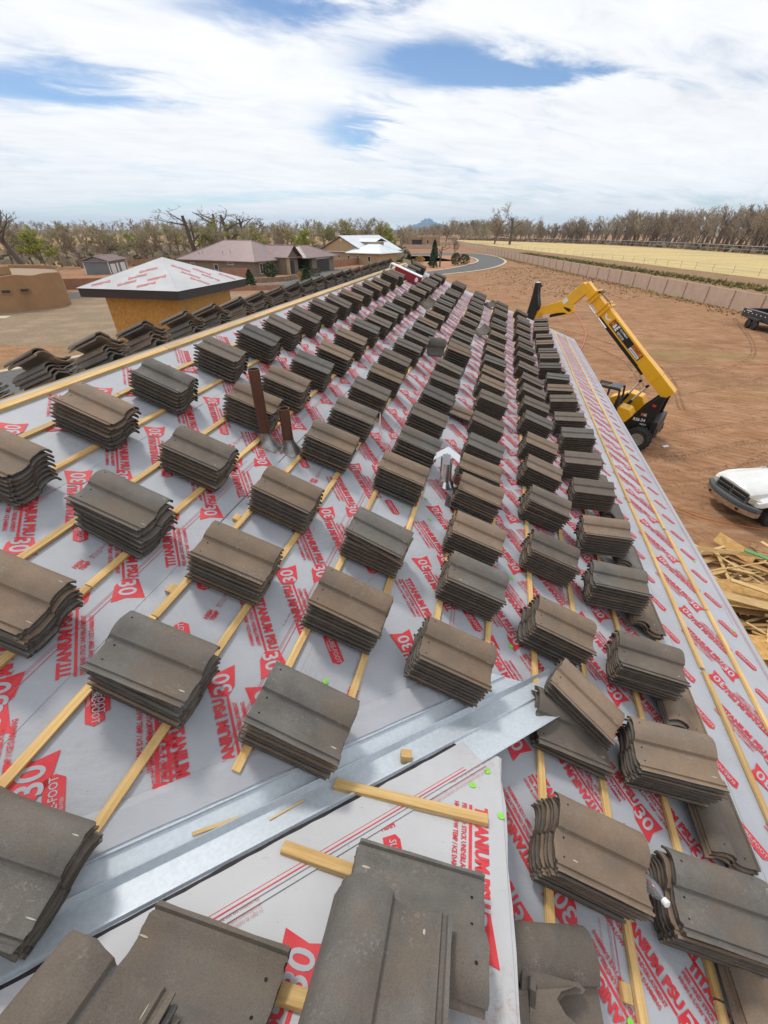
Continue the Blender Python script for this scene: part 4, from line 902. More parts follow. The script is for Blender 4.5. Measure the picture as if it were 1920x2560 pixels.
def hip(F, parent, name, m, a0, a1, b0, b1, z0, z1, ins, along_a=True, rib=.45, th=.12):
    """hip roof (ins = inset of the ridge ends; 0 = gable) with standing seams as ribs"""
    if along_a: r0, r1 = (a0 + ins, (b0 + b1) / 2), (a1 - ins, (b0 + b1) / 2)
    else: r0, r1 = ((a0 + a1) / 2, b0 + ins), ((a0 + a1) / 2, b1 - ins)
    c = [F(a0, b0, z0), F(a1, b0, z0), F(a1, b1, z0), F(a0, b1, z0)]; e = [F(*r0, z1), F(*r1, z1)]
    fs = [(0, 1, 5, 4), (1, 2, 5), (2, 3, 4, 5), (3, 0, 4)] if along_a else [(0, 1, 4), (1, 2, 5, 4), (2, 3, 5), (3, 0, 4, 5)]
    if not ins: fs = [f for f in fs if len(f) == 4]
    mb = MB(); dn = Vector((0, 0, th)); mb.add(c + e, fs)
    mb.add([q - dn for q in c] + c, [(3, 2, 1, 0)] + [(i, (i + 1) % 4, 4 + (i + 1) % 4, 4 + i) for i in range(4)])
    ro = mb.build(name, MT[m], parent=parent, world=True)
    rb = MB(); P = c + e
    for f in fs:
        q = [P[i] for i in f]; A, B = q[0], q[1]; L = (B - A).length; X = (B - A) / L; nrm = X.cross(q[2] - A).normalized(); nrm = nrm if nrm.z > 0 else -nrm; Y = nrm.cross(X); Y = Y if Y.z > 0 else -Y
        top = [((p_ - A).dot(X), (p_ - A).dot(Y)) for p_ in q[2:]]; tl = min(x for x, _ in top); tr = max(x for x, _ in top); hh = max(y for _, y in top)
        for x in np.arange(rib / 2, L, rib).tolist():
            y = hh if tl <= x <= tr else (hh * x / tl if x < tl else hh * (L - x) / max(L - tr, 1e-3))
            if y < .3: continue
            a = A + X * x; rb.prism([a - X * .02, a + X * .02, a + X * .02 + Y * y, a - X * .02 + Y * y], nrm * .035)
    if rb.v:
        o = rb.build('roof_seams', MT[m], parent=ro, world=True); o['kind'] = 'stuff'
    cp = MB()
    for i, j in ([(4, 5)] + ([(0, 4), (1, 5), (2, 5), (3, 4)] if ins else [])) if along_a else ([(4, 5)] + ([(0, 4), (1, 4), (2, 5), (3, 5)] if ins else [])): cp.tube([P[i] + Vector((0, 0, .02)), P[j] + Vector((0, 0, .02))], .07, 5)
    cp.build('ridge_cap', MT[m], parent=ro, world=True)
    return ro
def window(F, parent, a0, a1, b, z0, z1, side, frame_m='trim', panes=2):
    """window on a wall running along a at depth b (side -1: faces -b) or along b when side is 'a+'"""
    d = .04
    if side == 'a+': G_ = lambda p, q, z: F(b + q, p, z)
    elif side == 'a-': G_ = lambda p, q, z: F(b - q, p, z)
    elif side == 'b+': G_ = lambda p, q, z: F(p, b + q, z)
    else: G_ = lambda p, q, z: F(p, b - q, z)
    def bx_(p0, p1, q0, q1, z0_, z1_): mb = MB(); mb.hexa([G_(p0, q0, z0_), G_(p1, q0, z0_), G_(p1, q1, z0_), G_(p0, q1, z0_), G_(p0, q0, z1_), G_(p1, q0, z1_), G_(p1, q1, z1_), G_(p0, q1, z1_)]); return mb
    mb = MB(); t = .08
    for bb_ in (bx_(a0, a1, 0.003, d, z0, z0 + t), bx_(a0, a1, 0.003, d, z1 - t, z1), bx_(a0, a0 + t, 0.003, d, z0 + t, z1 - t), bx_(a1 - t, a1, 0.003, d, z0 + t, z1 - t)): mb.add(bb_.v, bb_.f)
    for k in range(1, panes): x = a0 + (a1 - a0) * k / panes; bb_ = bx_(x - .03, x + .03, .003, d, z0 + t, z1 - t); mb.add(bb_.v, bb_.f)
    w = mb.build('window', MT[frame_m], parent=parent, world=True)
    for k in range(panes):
        x0, x1 = a0 + t + (a1 - a0 - 2 * t) * k / panes, a0 + t + (a1 - a0 - 2 * t) * (k + 1) / panes
        bx_(x0 + .002, x1 - .002, .004, .022, z0 + t + .002, z1 - t - .002).build('pane', MT['glass'], parent=w, world=True)
    return w
# brown-roofed house
F = Frame2((-22.6, 82.6), R(-26)); h1 = thing('brown_roof_house', 'olive stucco house with maroon metal hip roof beyond the tower', 'house', F(-6, 8))
bxp(F, h1, 'wall', 'stucco_olive', -17.5, 0, 0, 12.5, 0, 2.36)
hip(F, h1, 'roof', 'metal_maroon', -18.2, .7, -.7, 13.2, 2.36, 5.25, 6.2)
bxp(F, h1, 'wall', 'stucco_olive', 0, 2.2, 6.0, 9.6, 0, 2.7)
hip(F, h1, 'entry_roof', 'metal_maroon', -6.5, 3.0, 5.6, 10.2, 2.75, 4.55, 0, True)
gw = MB(); gw.prism([F(2.25, 6.0, 2.7), F(2.25, 9.8, 2.7), F(2.25, 7.9, 4.28)], F.x * -.15); gw.build('gable_wall', MT['stucco_olive'], parent=h1, world=True)
bxp(F, h1, 'entry_column', 'stucco_tan', 2.35, 2.8, 5.9, 6.35, 0, 2.74)
bxp(F, h1, 'garage_wall', 'stucco_olive', -4, 3.4, 12.6, 20.5, 0, 2.5)
hip(F, h1, 'garage_roof', 'metal_maroon', -5.0, 4.1, 9.9, 21.2, 2.52, 4.3, 4.2, False)
bxp(F, h1, 'garage_door', 'dark', 3.4, 3.46, 14.3, 18.6, 0, 2.1); bxp(F, h1, 'door_frame', 'trim', 3.4, 3.44, 14.0, 18.9, 2.1, 2.3)
window(F, h1, 1.2, 3.4, 0, .35, 2.05, 'a+', panes=3)
window(F, h1, -9.6, -8.6, 0, .75, 1.75, 'b-', panes=1); window(F, h1, -6.3, -4.8, 0, 1.7, 2.05, 'b-', panes=1); window(F, h1, -15.5, -14.4, 0, .9, 1.8, 'b-', panes=1)
bxp(F, h1, 'entry_door', 'dark', 2.2, 2.24, 7.2, 8.4, 0, 2.1)
for a_, b_ in ((-14, 1.2), (-13.4, 1.5), (-8.5, 1.6), (-7, 2.0)):
    mb = MB(); zz = 2.36 + (b_ + .7) / 6.95 * 2.89; mb.tube([F(a_, b_, zz - .05), F(a_, b_, zz + .45)], .06, 8); mb.build('roof_vent', MT['metal_maroon'], parent=h1, world=True)
# white-roofed tan house
F = Frame2((-17.0, 124.5), R(-32)); h2 = thing('white_roof_house', 'tan stucco house with white metal gable roof in the distance', 'house', F(7, 8))
bxp(F, h2, 'wall', 'stucco_tan', .6, 14.2, 0, 17, 0, 2.5)
hip(F, h2, 'roof', 'metal_white', 0, 14.8, -.6, 17.6, 2.5, 5.7, 0, False, rib=.6)
gw = MB(); gw.prism([F(.6, .02, 2.5), F(14.2, .02, 2.5), F(7.4, .02, 5.46)], F.y * .2); gw.build('gable_wall', MT['stucco_tan'], parent=h2, world=True)
bxp(F, h2, 'wing_wall', 'stucco_tan', 11.2, 20, -1.8, 6, 0, 2.35); hip(F, h2, 'wing_roof', 'metal_white', 10.5, 20.8, -2.6, 7.5, 2.36, 4.0, 3.6, True, rib=.6)
bxp(F, h2, 'dormer_wall', 'stucco_tan', 10.4, 14.6, 4.6, 8.6, 3.0, 4.5); hip(F, h2, 'dormer_roof', 'metal_white', 9.0, 15.2, 4.0, 9.2, 4.5, 5.2, 0, True, rib=.6)
window(F, h2, 6.2, 7.0, 0, 1.0, 1.75, 'b-', panes=2); window(F, h2, 9.3, 10.5, 0, .4, 1.7, 'b-', 'trim', 2); window(F, h2, 13.2, 14.2, -1.8, 1.3, 1.75, 'b-', 'trim', 1); window(F, h2, 16.6, 17.4, -1.8, .6, 1.7, 'b-', 'trim', 1)
bxp(F, h2, 'porch_opening', 'dark', .9, 2.3, -.03, -.005, 0, 2.0); bxp(F, h2, 'porch_opening', 'dark', 2.7, 3.9, -.03, -.005, 0, 2.0)
mb = MB(); mb.lathe([(.28, 0), (.28, .04)], F(7.4, -.0, 4.85), F.y * -1, 16); mb.build('gable_vent', MT['trim'], parent=h2, world=True)
# grey metal shed
F = Frame2((-55.7, 87.7), R(10)); h3 = thing('metal_shed', 'grey metal shed with two white doors left of the tower', 'shed', F(2, 4))
bxp(F, h3, 'siding', 'metal_grey', 0, 4.2, 0, 9.5, 0, 2.1); hip(F, h3, 'shed_roof', 'metal_maroon', -.3, 4.5, -.25, 9.8, 2.1, 2.85, 0, False)
gw = MB(); gw.prism([F(.0, .0, 2.1), F(4.2, .0, 2.1), F(2.1, .0, 2.73)], F.y * .1); gw.build('gable_siding', MT['metal_grey'], parent=h3, world=True)
for a_, b_, z_ in ((.9, 3.2, 1.55), (6.0, 8.6, 1.55), (4.0, 4.9, 1.6)): bxp(F, h3, 'shed_door', 'trim', 4.2, 4.24, a_, b_, 0, z_)
for a_, b_ in ((4.16, -.05), (-.06, -.05), (4.16, 9.45)): bxp(F, h3, 'corner_trim', 'trim', a_, a_ + .12, b_, b_ + .12, 0, 2.1)
# pueblo-style house at the left edge
h4 = thing('adobe_house', 'flat-roofed brown adobe house with rounded corners at the left edge', 'house', (-40, 52, 0))
front = smoothline([(-52, 44.0), (-46, 44.6), (-42.5, 45.6), (-40.5, 45.0), (-38.2, 44.8), (-37.0, 45.5), (-36.4, 46.4), (-35.4, 47.0), (-35.1, 48.3), (-34.9, 50.2), (-36.6, 52.6), (-42.5, 60), (-54, 62)], 5)
mb = MB(); n_ = len(front); zt = [3.12 + .05 * math.sin(i * .5) for i in range(n_)]
mb.add([(q.x, q.y, 0) for q in front] + [(q.x - .05, q.y + .03, z) for q, z in zip(front, zt)] + [(q.x - .25, q.y + .3, z + .03) for q, z in zip(front, zt)] + [(q.x - .3, q.y + .36, 2.75) for q in front],
       [(r * n_ + i, r * n_ + (i + 1) % n_, (r + 1) * n_ + (i + 1) % n_, (r + 1) * n_ + i) for r in range(3) for i in range(n_)])
mb.build('adobe_wall', MT['adobe'], parent=h4, world=True, smooth=True)
mb = MB(); mb.add([(q.x - .3, q.y + .36, 2.76) for q in front], [tuple(range(n_))]); mb.build('flat_roof', mat('flat_roof', (.30, .22, .15), .9), parent=h4, world=True)
mb = MB(); mb.box((-43.2, 49.6, 3.25), (5, 3.4, 1.0)); mb.build('upper_block', MT['adobe'], parent=h4, world=True, bevel=.15)
F = Frame2((-37.2, 45.3), R(20))
for a_ in (.25, 1.75):
    mb = MB(); x, y = (-37.35, 45.22) if a_ < 1 else (-36.35, 46.36); ang = R(32) if a_ < 1 else R(38); X = Vector((math.cos(ang), math.sin(ang), 0)); Y = Vector((-X.y, X.x, 0)); Fq = lambda p, q, z: Vector((x, y, z)) + X * p + Y * q
    def bq(mb, p0, p1, q0, q1, z0, z1): mb.hexa([Fq(p0, q0, z0), Fq(p1, q0, z0), Fq(p1, q1, z0), Fq(p0, q1, z0), Fq(p0, q0, z1), Fq(p1, q0, z1), Fq(p1, q1, z1), Fq(p0, q1, z1)])
    bq(mb, -.42, .42, -.10, .25, 1.62, 2.02); w = mb.build('window', MT['adobe'], parent=h4, world=True)
    mb = MB(); bq(mb, -.34, .34, -.115, .0, 1.70, 1.96); mb.build('pane', MT['glass'], parent=w, world=True)
# far flat-roofed house
F = Frame2((9.2, 256.5), R(2)); h5 = thing('far_adobe_house', 'distant low flat-roofed tan house beside the gravel turnaround', 'house', F(10, 5))
bxp(F, h5, 'wall', 'adobe_far', 0, 11.0, 0, 12, 0, 3.9); bxp(F, h5, 'wall', 'adobe_far', 11.02, 20, -2.5, 11, 0, 4.3); bxp(F, h5, 'upper_block', 'adobe_far', 3.5, 8.5, 2, 8, 3.92, 4.9)
bxp(F, h5, 'porch', 'dark', 5.6, 10.6, -.06, -.01, 0, 2.7); bxp(F, h5, 'porch_beam', 'adobe_far', 5.0, 11.0, -.6, -.1, 2.75, 3.4)
for a0, a1 in ((1.4, 2.4),): window(F, h5, a0, a1, 0, 1.0, 2.6, 'b-', panes=1)
for a0, a1 in ((13.0, 14.2), (17.0, 18.2)): window(F, h5, a0, a1, -2.5, 1.0, 2.7, 'b-', panes=1)
# low site walls
def wall_run(name, pts, h, m, label, t=.2, seg=3.0, posts=True):
    w = thing(name, label, 'wall', (pts[0][0], pts[0][1], 0))
    for (x0, y0), (x1, y1) in zip(pts, pts[1:]):
        L = math.hypot(x1 - x0, y1 - y0); n = max(1, round(L / seg)); d = Vector((x1 - x0, y1 - y0, 0)) / n; nn_ = Vector((-d.y, d.x, 0)).normalized() * t / 2
        for i in range(n):
            a = Vector((x0, y0, 0)) + d * i; b = a + d * .985; mb = MB(); mb.hexa([a - nn_, b - nn_, b + nn_, a + nn_] + [q + Vector((0, 0, h)) for q in (a - nn_, b - nn_, b + nn_, a + nn_)]); mb.build('wall_panel', MT[m], parent=w, world=True)
            if posts:
                mb = MB(); ux = d.normalized() * .11; n2 = nn_ * 1.25; mb.hexa([a - ux - n2, a + ux - n2, a + ux + n2, a - ux + n2] + [q + Vector((0, 0, h + .03)) for q in (a - ux - n2, a + ux - n2, a + ux + n2, a - ux + n2)]); mb.build('wall_post', MT[m], parent=w, world=True)
    return w
wall_run('garden_wall', [(-18.5, 106), (-11.3, 105.5), (-3.0, 122.0)], 1.35, 'brickwall', 'reddish block garden wall in front of the white-roofed house')
wall_run('garden_wall', [(-26.6, 77.5), (-22.9, 79.0)], 1.6, 'brickwall', 'short reddish wall section at the corner of the brown-roofed house', seg=2)
wall_run('retaining_wall', [(-22.0, 62.3), (-14.0, 64.7)], .55, 'brickwall', 'low red block kerb wall across the gravel yard', seg=2.5, posts=False)
wall_run('stone_edging', [(-23.0, 71.6), (-19, 73.4), (-15.9, 76.0), (-13.4, 85)], .65, 'stone', 'low stone retaining edge in front of the brown-roofed house', seg=1.4, posts=False)
wall_run('yard_wall', [(-58, 62), (-46, 64), (-34, 67), (-26, 70)], 1.3, 'brickwall', 'long reddish yard wall behind the tower', seg=3.2)
wall_run('yard_wall', [(-70, 108), (-62, 109), (-46, 112)], 1.3, 'brickwall', 'reddish wall behind the grey metal shed', seg=3.4)
wall_run('far_site_wall', [(1.5, 219), (9, 217), (23, 212.5)], 1.6, 'blockwall', 'pale panel wall in front of the far flat-roofed house', seg=2.6)
wall_run('far_site_wall', [(29.5, 262), (36, 268), (42, 276)], 1.6, 'blockwall', 'pale panel wall closing the far end of the street', seg=3)
# long panel wall on the right
bw = thing('panel_wall', 'long pinkish precast panel wall along the right side of the lot', 'wall', (36.6, 40, 0))
y = 19.0; pwm = {}
def pan(x, y0, y1, h=1.71):
    mb = MB(); mb.box((x, (y0 + y1) / 2, h / 2), (.16, y1 - y0, h)); mb.build('wall_panel', MT['blockwall'], parent=bw, world=True)
    mb = MB(); mb.box((x, y0 - .13, (h + .03) / 2), (.34, .22, h + .03)); mb.build('wall_post', MT['blockwall'], parent=bw, world=True)
while y < 172: pan(36.5, y + .26, y + 4.03); y += 4.05
mb = MB()
while y < 276: x = 36.5 + max(0, y - 172) * .055; mb.box((x, y + 2, .855), (.16, 3.8, 1.71)); mb.box((x, y - .05, .865), (.28, .2, 1.73)); y += 4.05
o = mb.build('far_wall_panels', MT['blockwall'], parent=bw, world=True); o['kind'] = 'stuff'
# pipe rail fence at the edge of the field
FL = smoothline([(58, 432), (100, 345), (125, 277), (131, 211), (127, 154), (140, 110), (165, 70)], 14)
pf = thing('pipe_fence', 'grey pipe rail fence along the far edge of the dry field', 'fence', (127, 154, 0)); MT['fencepipe'] = mat('fence_pipe', (.33, .31, .28), .6)
mb = MB(); mb.tube([(q.x, q.y, 2.3) for q in FL], .11, 6); mb.build('top_rail', MT['fencepipe'], parent=pf, world=True)
mb = MB(); mb.tube([(q.x, q.y, 1.2) for q in FL], .06, 6); mb.build('middle_rail', MT['fencepipe'], parent=pf, world=True)
mb = MB(); acc = 0
for a, b in zip(FL, FL[1:]):
    L = (b - a).length; s = -acc % 5.5
    while s < L: q = a + (b - a) * s / L; mb.tube([(q.x, q.y, 0), (q.x, q.y, 2.35)], .10, 6); s += 5.5
    acc += L
o = mb.build('fence_posts', MT['fencepipe'], parent=pf, world=True); o['kind'] = 'stuff'
wf = thing('wire_fence', 'thin wire fence along the near edge of the dry field', 'fence', (64, 100, 0)); mb = MB(); wp = smoothline([(68, 24), (67, 90), (64, 140), (60, 210), (56, 300)], 30)
for q in wp[::3]: mb.tube([(q.x, q.y, 0), (q.x, q.y, 1.25)], .045, 5)
o = mb.build('fence_posts', MT['fencepipe'], parent=wf, world=True); o['kind'] = 'stuff'
mb = MB()
for z in (.6, 1.15): mb.tube([(q.x, q.y, z) for q in wp], .018, 4)
mb.build('fence_wire', MT['fencepipe'], parent=wf, world=True)

# ------------------------------------------------------------------ trees
def grow_tree(seed, H, spread=.45, levels=4, kids=4, twigs=5, lean=0.0, tw=.05, trunk_r=None, leafn=0, leafs=.10, low=.25, upright=.35):
    r = random.Random(seed); tv, tf, cv, cf, lv, lf = [], [], [], [], [], []
    def prism(a, b, ra, rb, sides, V, Fc):
        t = (b - a).normalized(); x = t.cross(Vector((.3, .9, .2))); x.normalize(); y = t.cross(x); k = len(V)
        for q, rr in ((a, ra), (b, rb)): V += [q + rr * (math.cos(2 * math.pi * i / sides) * x + math.sin(2 * math.pi * i / sides) * y) for i in range(sides)]
        for i in range(sides): Fc.append((k + i, k + (i + 1) % sides, k + sides + (i + 1) % sides, k + sides + i))
    def rv(s): return Vector((r.gauss(0, s), r.gauss(0, s), r.gauss(0, s)))
    def grow(a, d, L, ra, lev):
        segs = 4 if lev == 0 else (3 if lev < 3 else 1); q = a; dd = d.copy(); pts = [(q, ra)]
        for i in range(segs):
            dd = (dd + rv(.16 if lev else .09) + Vector((0, 0, .06 * upright * lev))).normalized(); nq = q + dd * L / segs; rb = ra * (1 - .62 * (i + 1) / segs) if lev else ra * (1 - .5 * (i + 1) / segs)
            prism(q, nq, pts[-1][1], rb, 6 if lev == 0 else (4 if lev == 1 else 3), tv if lev < 2 else cv, tf if lev < 2 else cf); q = nq; pts.append((q, rb))
        if lev < levels:
            n = kids + r.randint(-1, 1) + (2 if lev == 0 else 0)
            for k in range(n):
                t = (low if lev == 0 else .3) + (1 - (low if lev == 0 else .3)) * (k + r.random() * .7) / n; i = min(int(t * segs), segs - 1); f_ = t * segs - i; b = pts[i][0].lerp(pts[i + 1][0], f_)
                az = r.uniform(0, 2 * math.pi); side = Vector((math.cos(az), math.sin(az), 0)); nd_ = (dd * (1 - spread) + side * spread * 1.5 + Vector((0, 0, upright * .5)) + rv(.15)).normalized()
                grow(b, nd_, L * r.uniform(.42, .68) * (1.05 if lev == 0 else 1), pts[i][1] * .55, lev + 1)
        else:
            for k in range(twigs):
                b = pts[0][0].lerp(q, r.uniform(.1, 1)); e = b + (dd + rv(.55) + Vector((0, 0, .25))).normalized() * r.uniform(.06, .13) * H * .6; w = rv(1).normalized() * tw; i = len(cv); cv.extend([b - w, b + w, e]); cf.append((i, i + 1, i + 2))
                for _ in range(leafn):
                    c_ = b.lerp(e, r.uniform(.3, 1.1)) + rv(.12); u_ = rv(1).normalized() * leafs; w_ = rv(1).normalized() * leafs; i = len(lv); lv.extend([c_ - u_, c_ + w_, c_ + u_, c_ - w_]); lf.append((i, i + 1, i + 2, i + 3))
    d0 = Vector((math.sin(lean), r.uniform(-.05, .05), math.cos(lean)))
    grow(Vector((0, 0, 0)), d0, H * .62, trunk_r or H * .026, 0)
    mz = max([q.z for q in cv + tv]) if cv else H; s = H / mz
    sc = lambda A: [(q.x * s, q.y * s, q.z * s) for q in A]
    return sc(tv), tf, sc(cv), cf, sc(lv), lf
MT['bark'] = mat('bark', (.15, .12, .095), .95, (.21, .17, .135), 3, 4); MT['bark_dark'] = mat('bark_dark', (.11, .088, .07), .95)
MT['twig_brown'] = mat('twig_brown', (.36, .285, .21), .95, (.26, .21, .16), .12, 3); MT['twig_pale'] = mat('twig_pale', (.50, .43, .30), .95, (.38, .325, .235), .12, 3); MT['twig_dark'] = mat('twig_dark', (.17, .135, .105), .95)
MT['twig_mid'] = mat('twig_mid', (.45, .37, .28), .95, (.33, .27, .20), .12, 3)
MT['bud_green'] = mat('bud_green', (.36, .345, .12), .9, (.29, .28, .10), .4, 3); MT['bud_bright'] = mat('bud_bright', (.40, .42, .09), .9, (.33, .36, .08), .4, 3)
MT['evergreen'] = mat('evergreen', (.035, .06, .022), .9, (.055, .085, .03), 3, 3); MT['shrub'] = mat('shrub', (.085, .085, .04), .9, (.12, .10, .05), 2, 3); MT['shrub_gold'] = mat('shrub_gold', (.42, .27, .09), .9)
def tmeshes(args, twig, leaf):
    tv, tf, cv, cf, lv, lf = grow_tree(**args); a = MB(); a.add(tv, tf); b = MB(); b.add(cv, cf); b.add(lv, lf, 1)
    ma, mb_ = a.mesh('trunk'), b.mesh('crown'); ma.materials.append(MT['bark_dark' if twig == 'twig_dark' else 'bark']); mb_.materials.append(MT[twig]); mb_.materials.append(MT[leaf]); return ma, mb_
KIND = {
 'bare': [tmeshes(dict(seed=s, H=10, spread=.5, levels=3, kids=5, twigs=11, tw=.055), 'twig_brown', 'bud_green') for s in (1, 2)],
 'pale': [tmeshes(dict(seed=s, H=10, spread=.42, levels=3, kids=5, twigs=12, tw=.055, leafn=0), 'twig_pale', 'bud_green') for s in (3, 4)],
 'bud': [tmeshes(dict(seed=s, H=10, spread=.45, levels=3, kids=5, twigs=9, tw=.045, leafn=3, leafs=.13), 'twig_brown', 'bud_green') for s in (5, 6)],
 'bright': [tmeshes(dict(seed=s, H=10, spread=.45, levels=3, kids=5, twigs=9, tw=.045, leafn=5, leafs=.14), 'twig_brown', 'bud_bright') for s in (7,)],
 'gnarl': [tmeshes(dict(seed=s, H=10, spread=.62, levels=3, kids=3, twigs=2, tw=.05, trunk_r=.34, upright=.15), 'twig_dark', 'bud_green') for s in (8, 9)]}
KL = {'bare': ('brown leafless tree', 'brown'), 'pale': ('pale leafless tree', 'pale'), 'bud': ('tree with faint green buds', 'bud'), 'bright': ('tree in bright yellow-green bud', 'bright'), 'gnarl': ('dark gnarled bare cottonwood', 'gnarl')}
TREES = [(-76.2, 97.0, 8.6), (-96.3, 127.3, 7.9), (-86.2, 117.7, 8.2), (-72.0, 100.4, 7.8), (-92.9, 131.6, 7.2), (-72.1, 105.8, 7.7), (-86.2, 130.1, 8.4), (-66.1, 103.2, 8.0), (-76.1, 122.6, 8.4), (-63.5, 108.9, 8.5), (-73.9, 126.5, 7.8), (-73.3, 128.3, 6.7), (-69.8, 126.4, 5.6), (-66.2, 123.8, 5.8), (-73.4, 142.5, 7.2), (-67.2, 134.7, 8.1), (-62.0, 128.3, 7.8), (-54.3, 118.1, 7.6), (-61.5, 137.8, 9.3), (-61.8, 144.2, 9.0), (-62.7, 152.7, 9.0), (-47.6, 120.9, 11.8), (-44.5, 124.1, 9.3), (-47.5, 133.7, 9.0), (-53.4, 155.7, 13.4), (-42.2, 132.9, 12.4), (-49.4, 160.8, 9.8), (-46.1, 160.6, 12.0), (-34.9, 128.6, 9.0), (-31.2, 121.2, 8.0), (-31.7, 131.5, 7.6), (-28.0, 123.7, 8.2), (-26.7, 130.4, 8.0), (-33, 172, 8.2), (-26.1, 149, 8.4), (-25, 155, 7.9), (-23.9, 162, 8.4), (-22.1, 180, 9.6), (-20, 198, 10.2), (-14.4, 174, 10.5), (-11.4, 163, 10.2), (-8.4, 180, 10.6), (-5.5, 163, 10.6), (-3.5, 190, 11), (-.7, 196, 11), (2.6, 174, 8.6), (7.3, 191, 8.8), (12, 240, 9.5), (-40, 118, 7.2), (-58, 116, 7.0)]
tr = random.Random(31); order = sorted(range(len(TREES)), key=lambda i: TREES[i][0] / TREES[i][1])
seq = ['bare', 'bud', 'pale', 'bright', 'bare', 'pale', 'bud', 'bare', 'pale', 'bud', 'bare']
cnt = {}
for n, i in enumerate(order):
    x, y, h = TREES[i]; kd = 'gnarl' if h > 11.5 else seq[n % len(seq)]
    cnt[kd] = cnt.get(kd, 0) + 1
ci_ = {}
for n, i in enumerate(order):
    x, y, h = TREES[i]; kd = 'gnarl' if h > 11.5 else seq[n % len(seq)]; ci_[kd] = ci_.get(kd, 0) + 1; k = ci_[kd]
    def onum(k): 
        w = ORD + ['fifteenth', 'sixteenth', 'seventeenth', 'eighteenth', 'nineteenth', 'twentieth']
        return w[k - 1]
    lb = f"{KL[kd][0]} behind the houses, {onum(k)} of its kind from the left"
    t = thing('tree', lb, 'tree', (x, y, 0), tr.uniform(0, 6.28), 'trees behind the houses'); s = h / 10; t.scale = (s * tr.uniform(1.0, 1.3), s * tr.uniform(1.0, 1.3), s)
    ma, mb_ = KIND[kd][k % len(KIND[kd])]
    for nm, me in (('trunk', ma), ('crown', mb_)): o = bpy.data.objects.new(nm, me); C.objects.link(o); o.parent = t
# leaning cottonwood at the left edge
ma, mb_ = tmeshes(dict(seed=23, H=12, spread=.5, levels=3, kids=4, twigs=3, lean=R(-38), trunk_r=.55, low=.6), 'twig_dark', 'bud_green')
t = thing('leaning_tree', 'dark leaning cottonwood trunk at the far left edge', 'tree', (-62.5, 83.0, 0)); 
for nm, me in (('trunk', ma), ('crown', mb_)): o = bpy.data.objects.new(nm, me); C.objects.link(o); o.parent = t
# trees that stand out along the river wood, then the wood itself
for x, y, h, kd, lb in ((66, 290, 20.5, 'bare', 'tall leafless tree standing above the far end of the river wood'), (73, 282, 15.5, 'gnarl', 'dark bare tree beside the tall one at the wood edge'), (38, 300, 13.5, 'bare', 'round bare tree at the end of the panel wall'), (131, 205, 15.5, 'bare', 'large bare tree leaning over the pipe fence near the right edge')):
    t = thing('tree', lb, 'tree', (x, y, 0), 1.0, 'trees at the river wood edge'); s = h / 10; t.scale = (s * 1.05, s * 1.05, s)
    for nm, me in zip(('trunk', 'crown'), KIND[kd][0]): o = bpy.data.objects.new(nm, me); C.objects.link(o); o.parent = t
wood = MB(); wr = random.Random(6); var = []
for s in range(6):
    tv, tf, cv, cf, lv, lf = grow_tree(seed=60 + s, H=10, spread=.30, levels=3, kids=4, twigs=9, tw=.066, lean=R(8), low=.12, upright=.5)
    var.append((np.array(tv), tf, np.array(cv), cf))
wv, wf_, wm = [], [], []; base = 0
def addt(A, Fc, x, y, s, w_, a, mi):
    global base
    c_, s_ = math.cos(a), math.sin(a); Q = np.column_stack(((A[:, 0] * c_ - A[:, 1] * s_) * s * w_ + x, (A[:, 0] * s_ + A[:, 1] * c_) * s * w_ + y, A[:, 2] * s)); wv.append(Q); wf_.extend([tuple(i + base for i in f) for f in Fc]); wm.extend([mi] * len(Fc)); base += len(A)
for k in range(430):
    t = wr.random() ** .75; i = t * (len(FL) - 1); a = FL[int(i)].lerp(FL[min(int(i) + 1, len(FL) - 1)], i % 1); off = 5 + 60 * wr.random() ** 1.3
    tg = (FL[min(int(i) + 1, len(FL) - 1)] - FL[max(int(i) - 1, 0)]).normalized(); nrm = Vector((-tg.y, tg.x, 0)); nrm = nrm if nrm.x + nrm.y * .6 > 0 else -nrm; q = a + nrm * off
    if q.y < 60: continue
    hgt = wr.uniform(12.0, 16.8) * (.90 + .2 * min(1, off / 40)) * (.72 if q.y > 330 else 1.0); vi = var[wr.randrange(6)]; an = wr.uniform(-.5, .5)
    mi = wr.choice((0, 0, 1, 2)); addt(vi[0], vi[1], q.x, q.y, hgt / 10, 1.15, an, 3); addt(vi[2], vi[3], q.x, q.y, hgt / 10, 1.15, an, mi)
for k in range(240):      # the wood goes on behind the far end of the street and the houses
    x = wr.uniform(-330, 70); y = wr.uniform(285, 370) + max(0, -x) * .05; hgt = wr.uniform(6, 9.5) if x > -40 else wr.uniform(9, 14); vi = var[wr.randrange(6)]; an = wr.uniform(-.5, .5)
    if 20 < x < 45 and y < 300: continue
    addt(vi[2], vi[3], x, y, hgt / 10, 1.3, an, wr.choice((0, 0, 1, 2)))
for k in range(150):
    x = wr.uniform(38, 112); y = 430 - (x - 58) * 1.9 + wr.uniform(6, 70); hgt = wr.uniform(11, 15.5) * (.8 if x < 62 else 1); vi = var[wr.randrange(6)]; an = wr.uniform(-.5, .5)
    if y < 300: y = 300 + wr.uniform(0, 40)
    addt(vi[2], vi[3], x, y, hgt / 10, 1.25, an, wr.choice((0, 1, 1, 2)))
me = bpy.data.meshes.new('river_wood'); me.from_pydata(np.vstack(wv).tolist(), [], wf_); me.polygons.foreach_set('material_index', wm)
for m in ('twig_brown', 'twig_pale', 'twig_mid', 'bark'): me.materials.append(MT[m])
lab(link('river_wood', me), 'dense band of leafless brown trees along the horizon beyond the fence', 'woodland', kind='stuff')
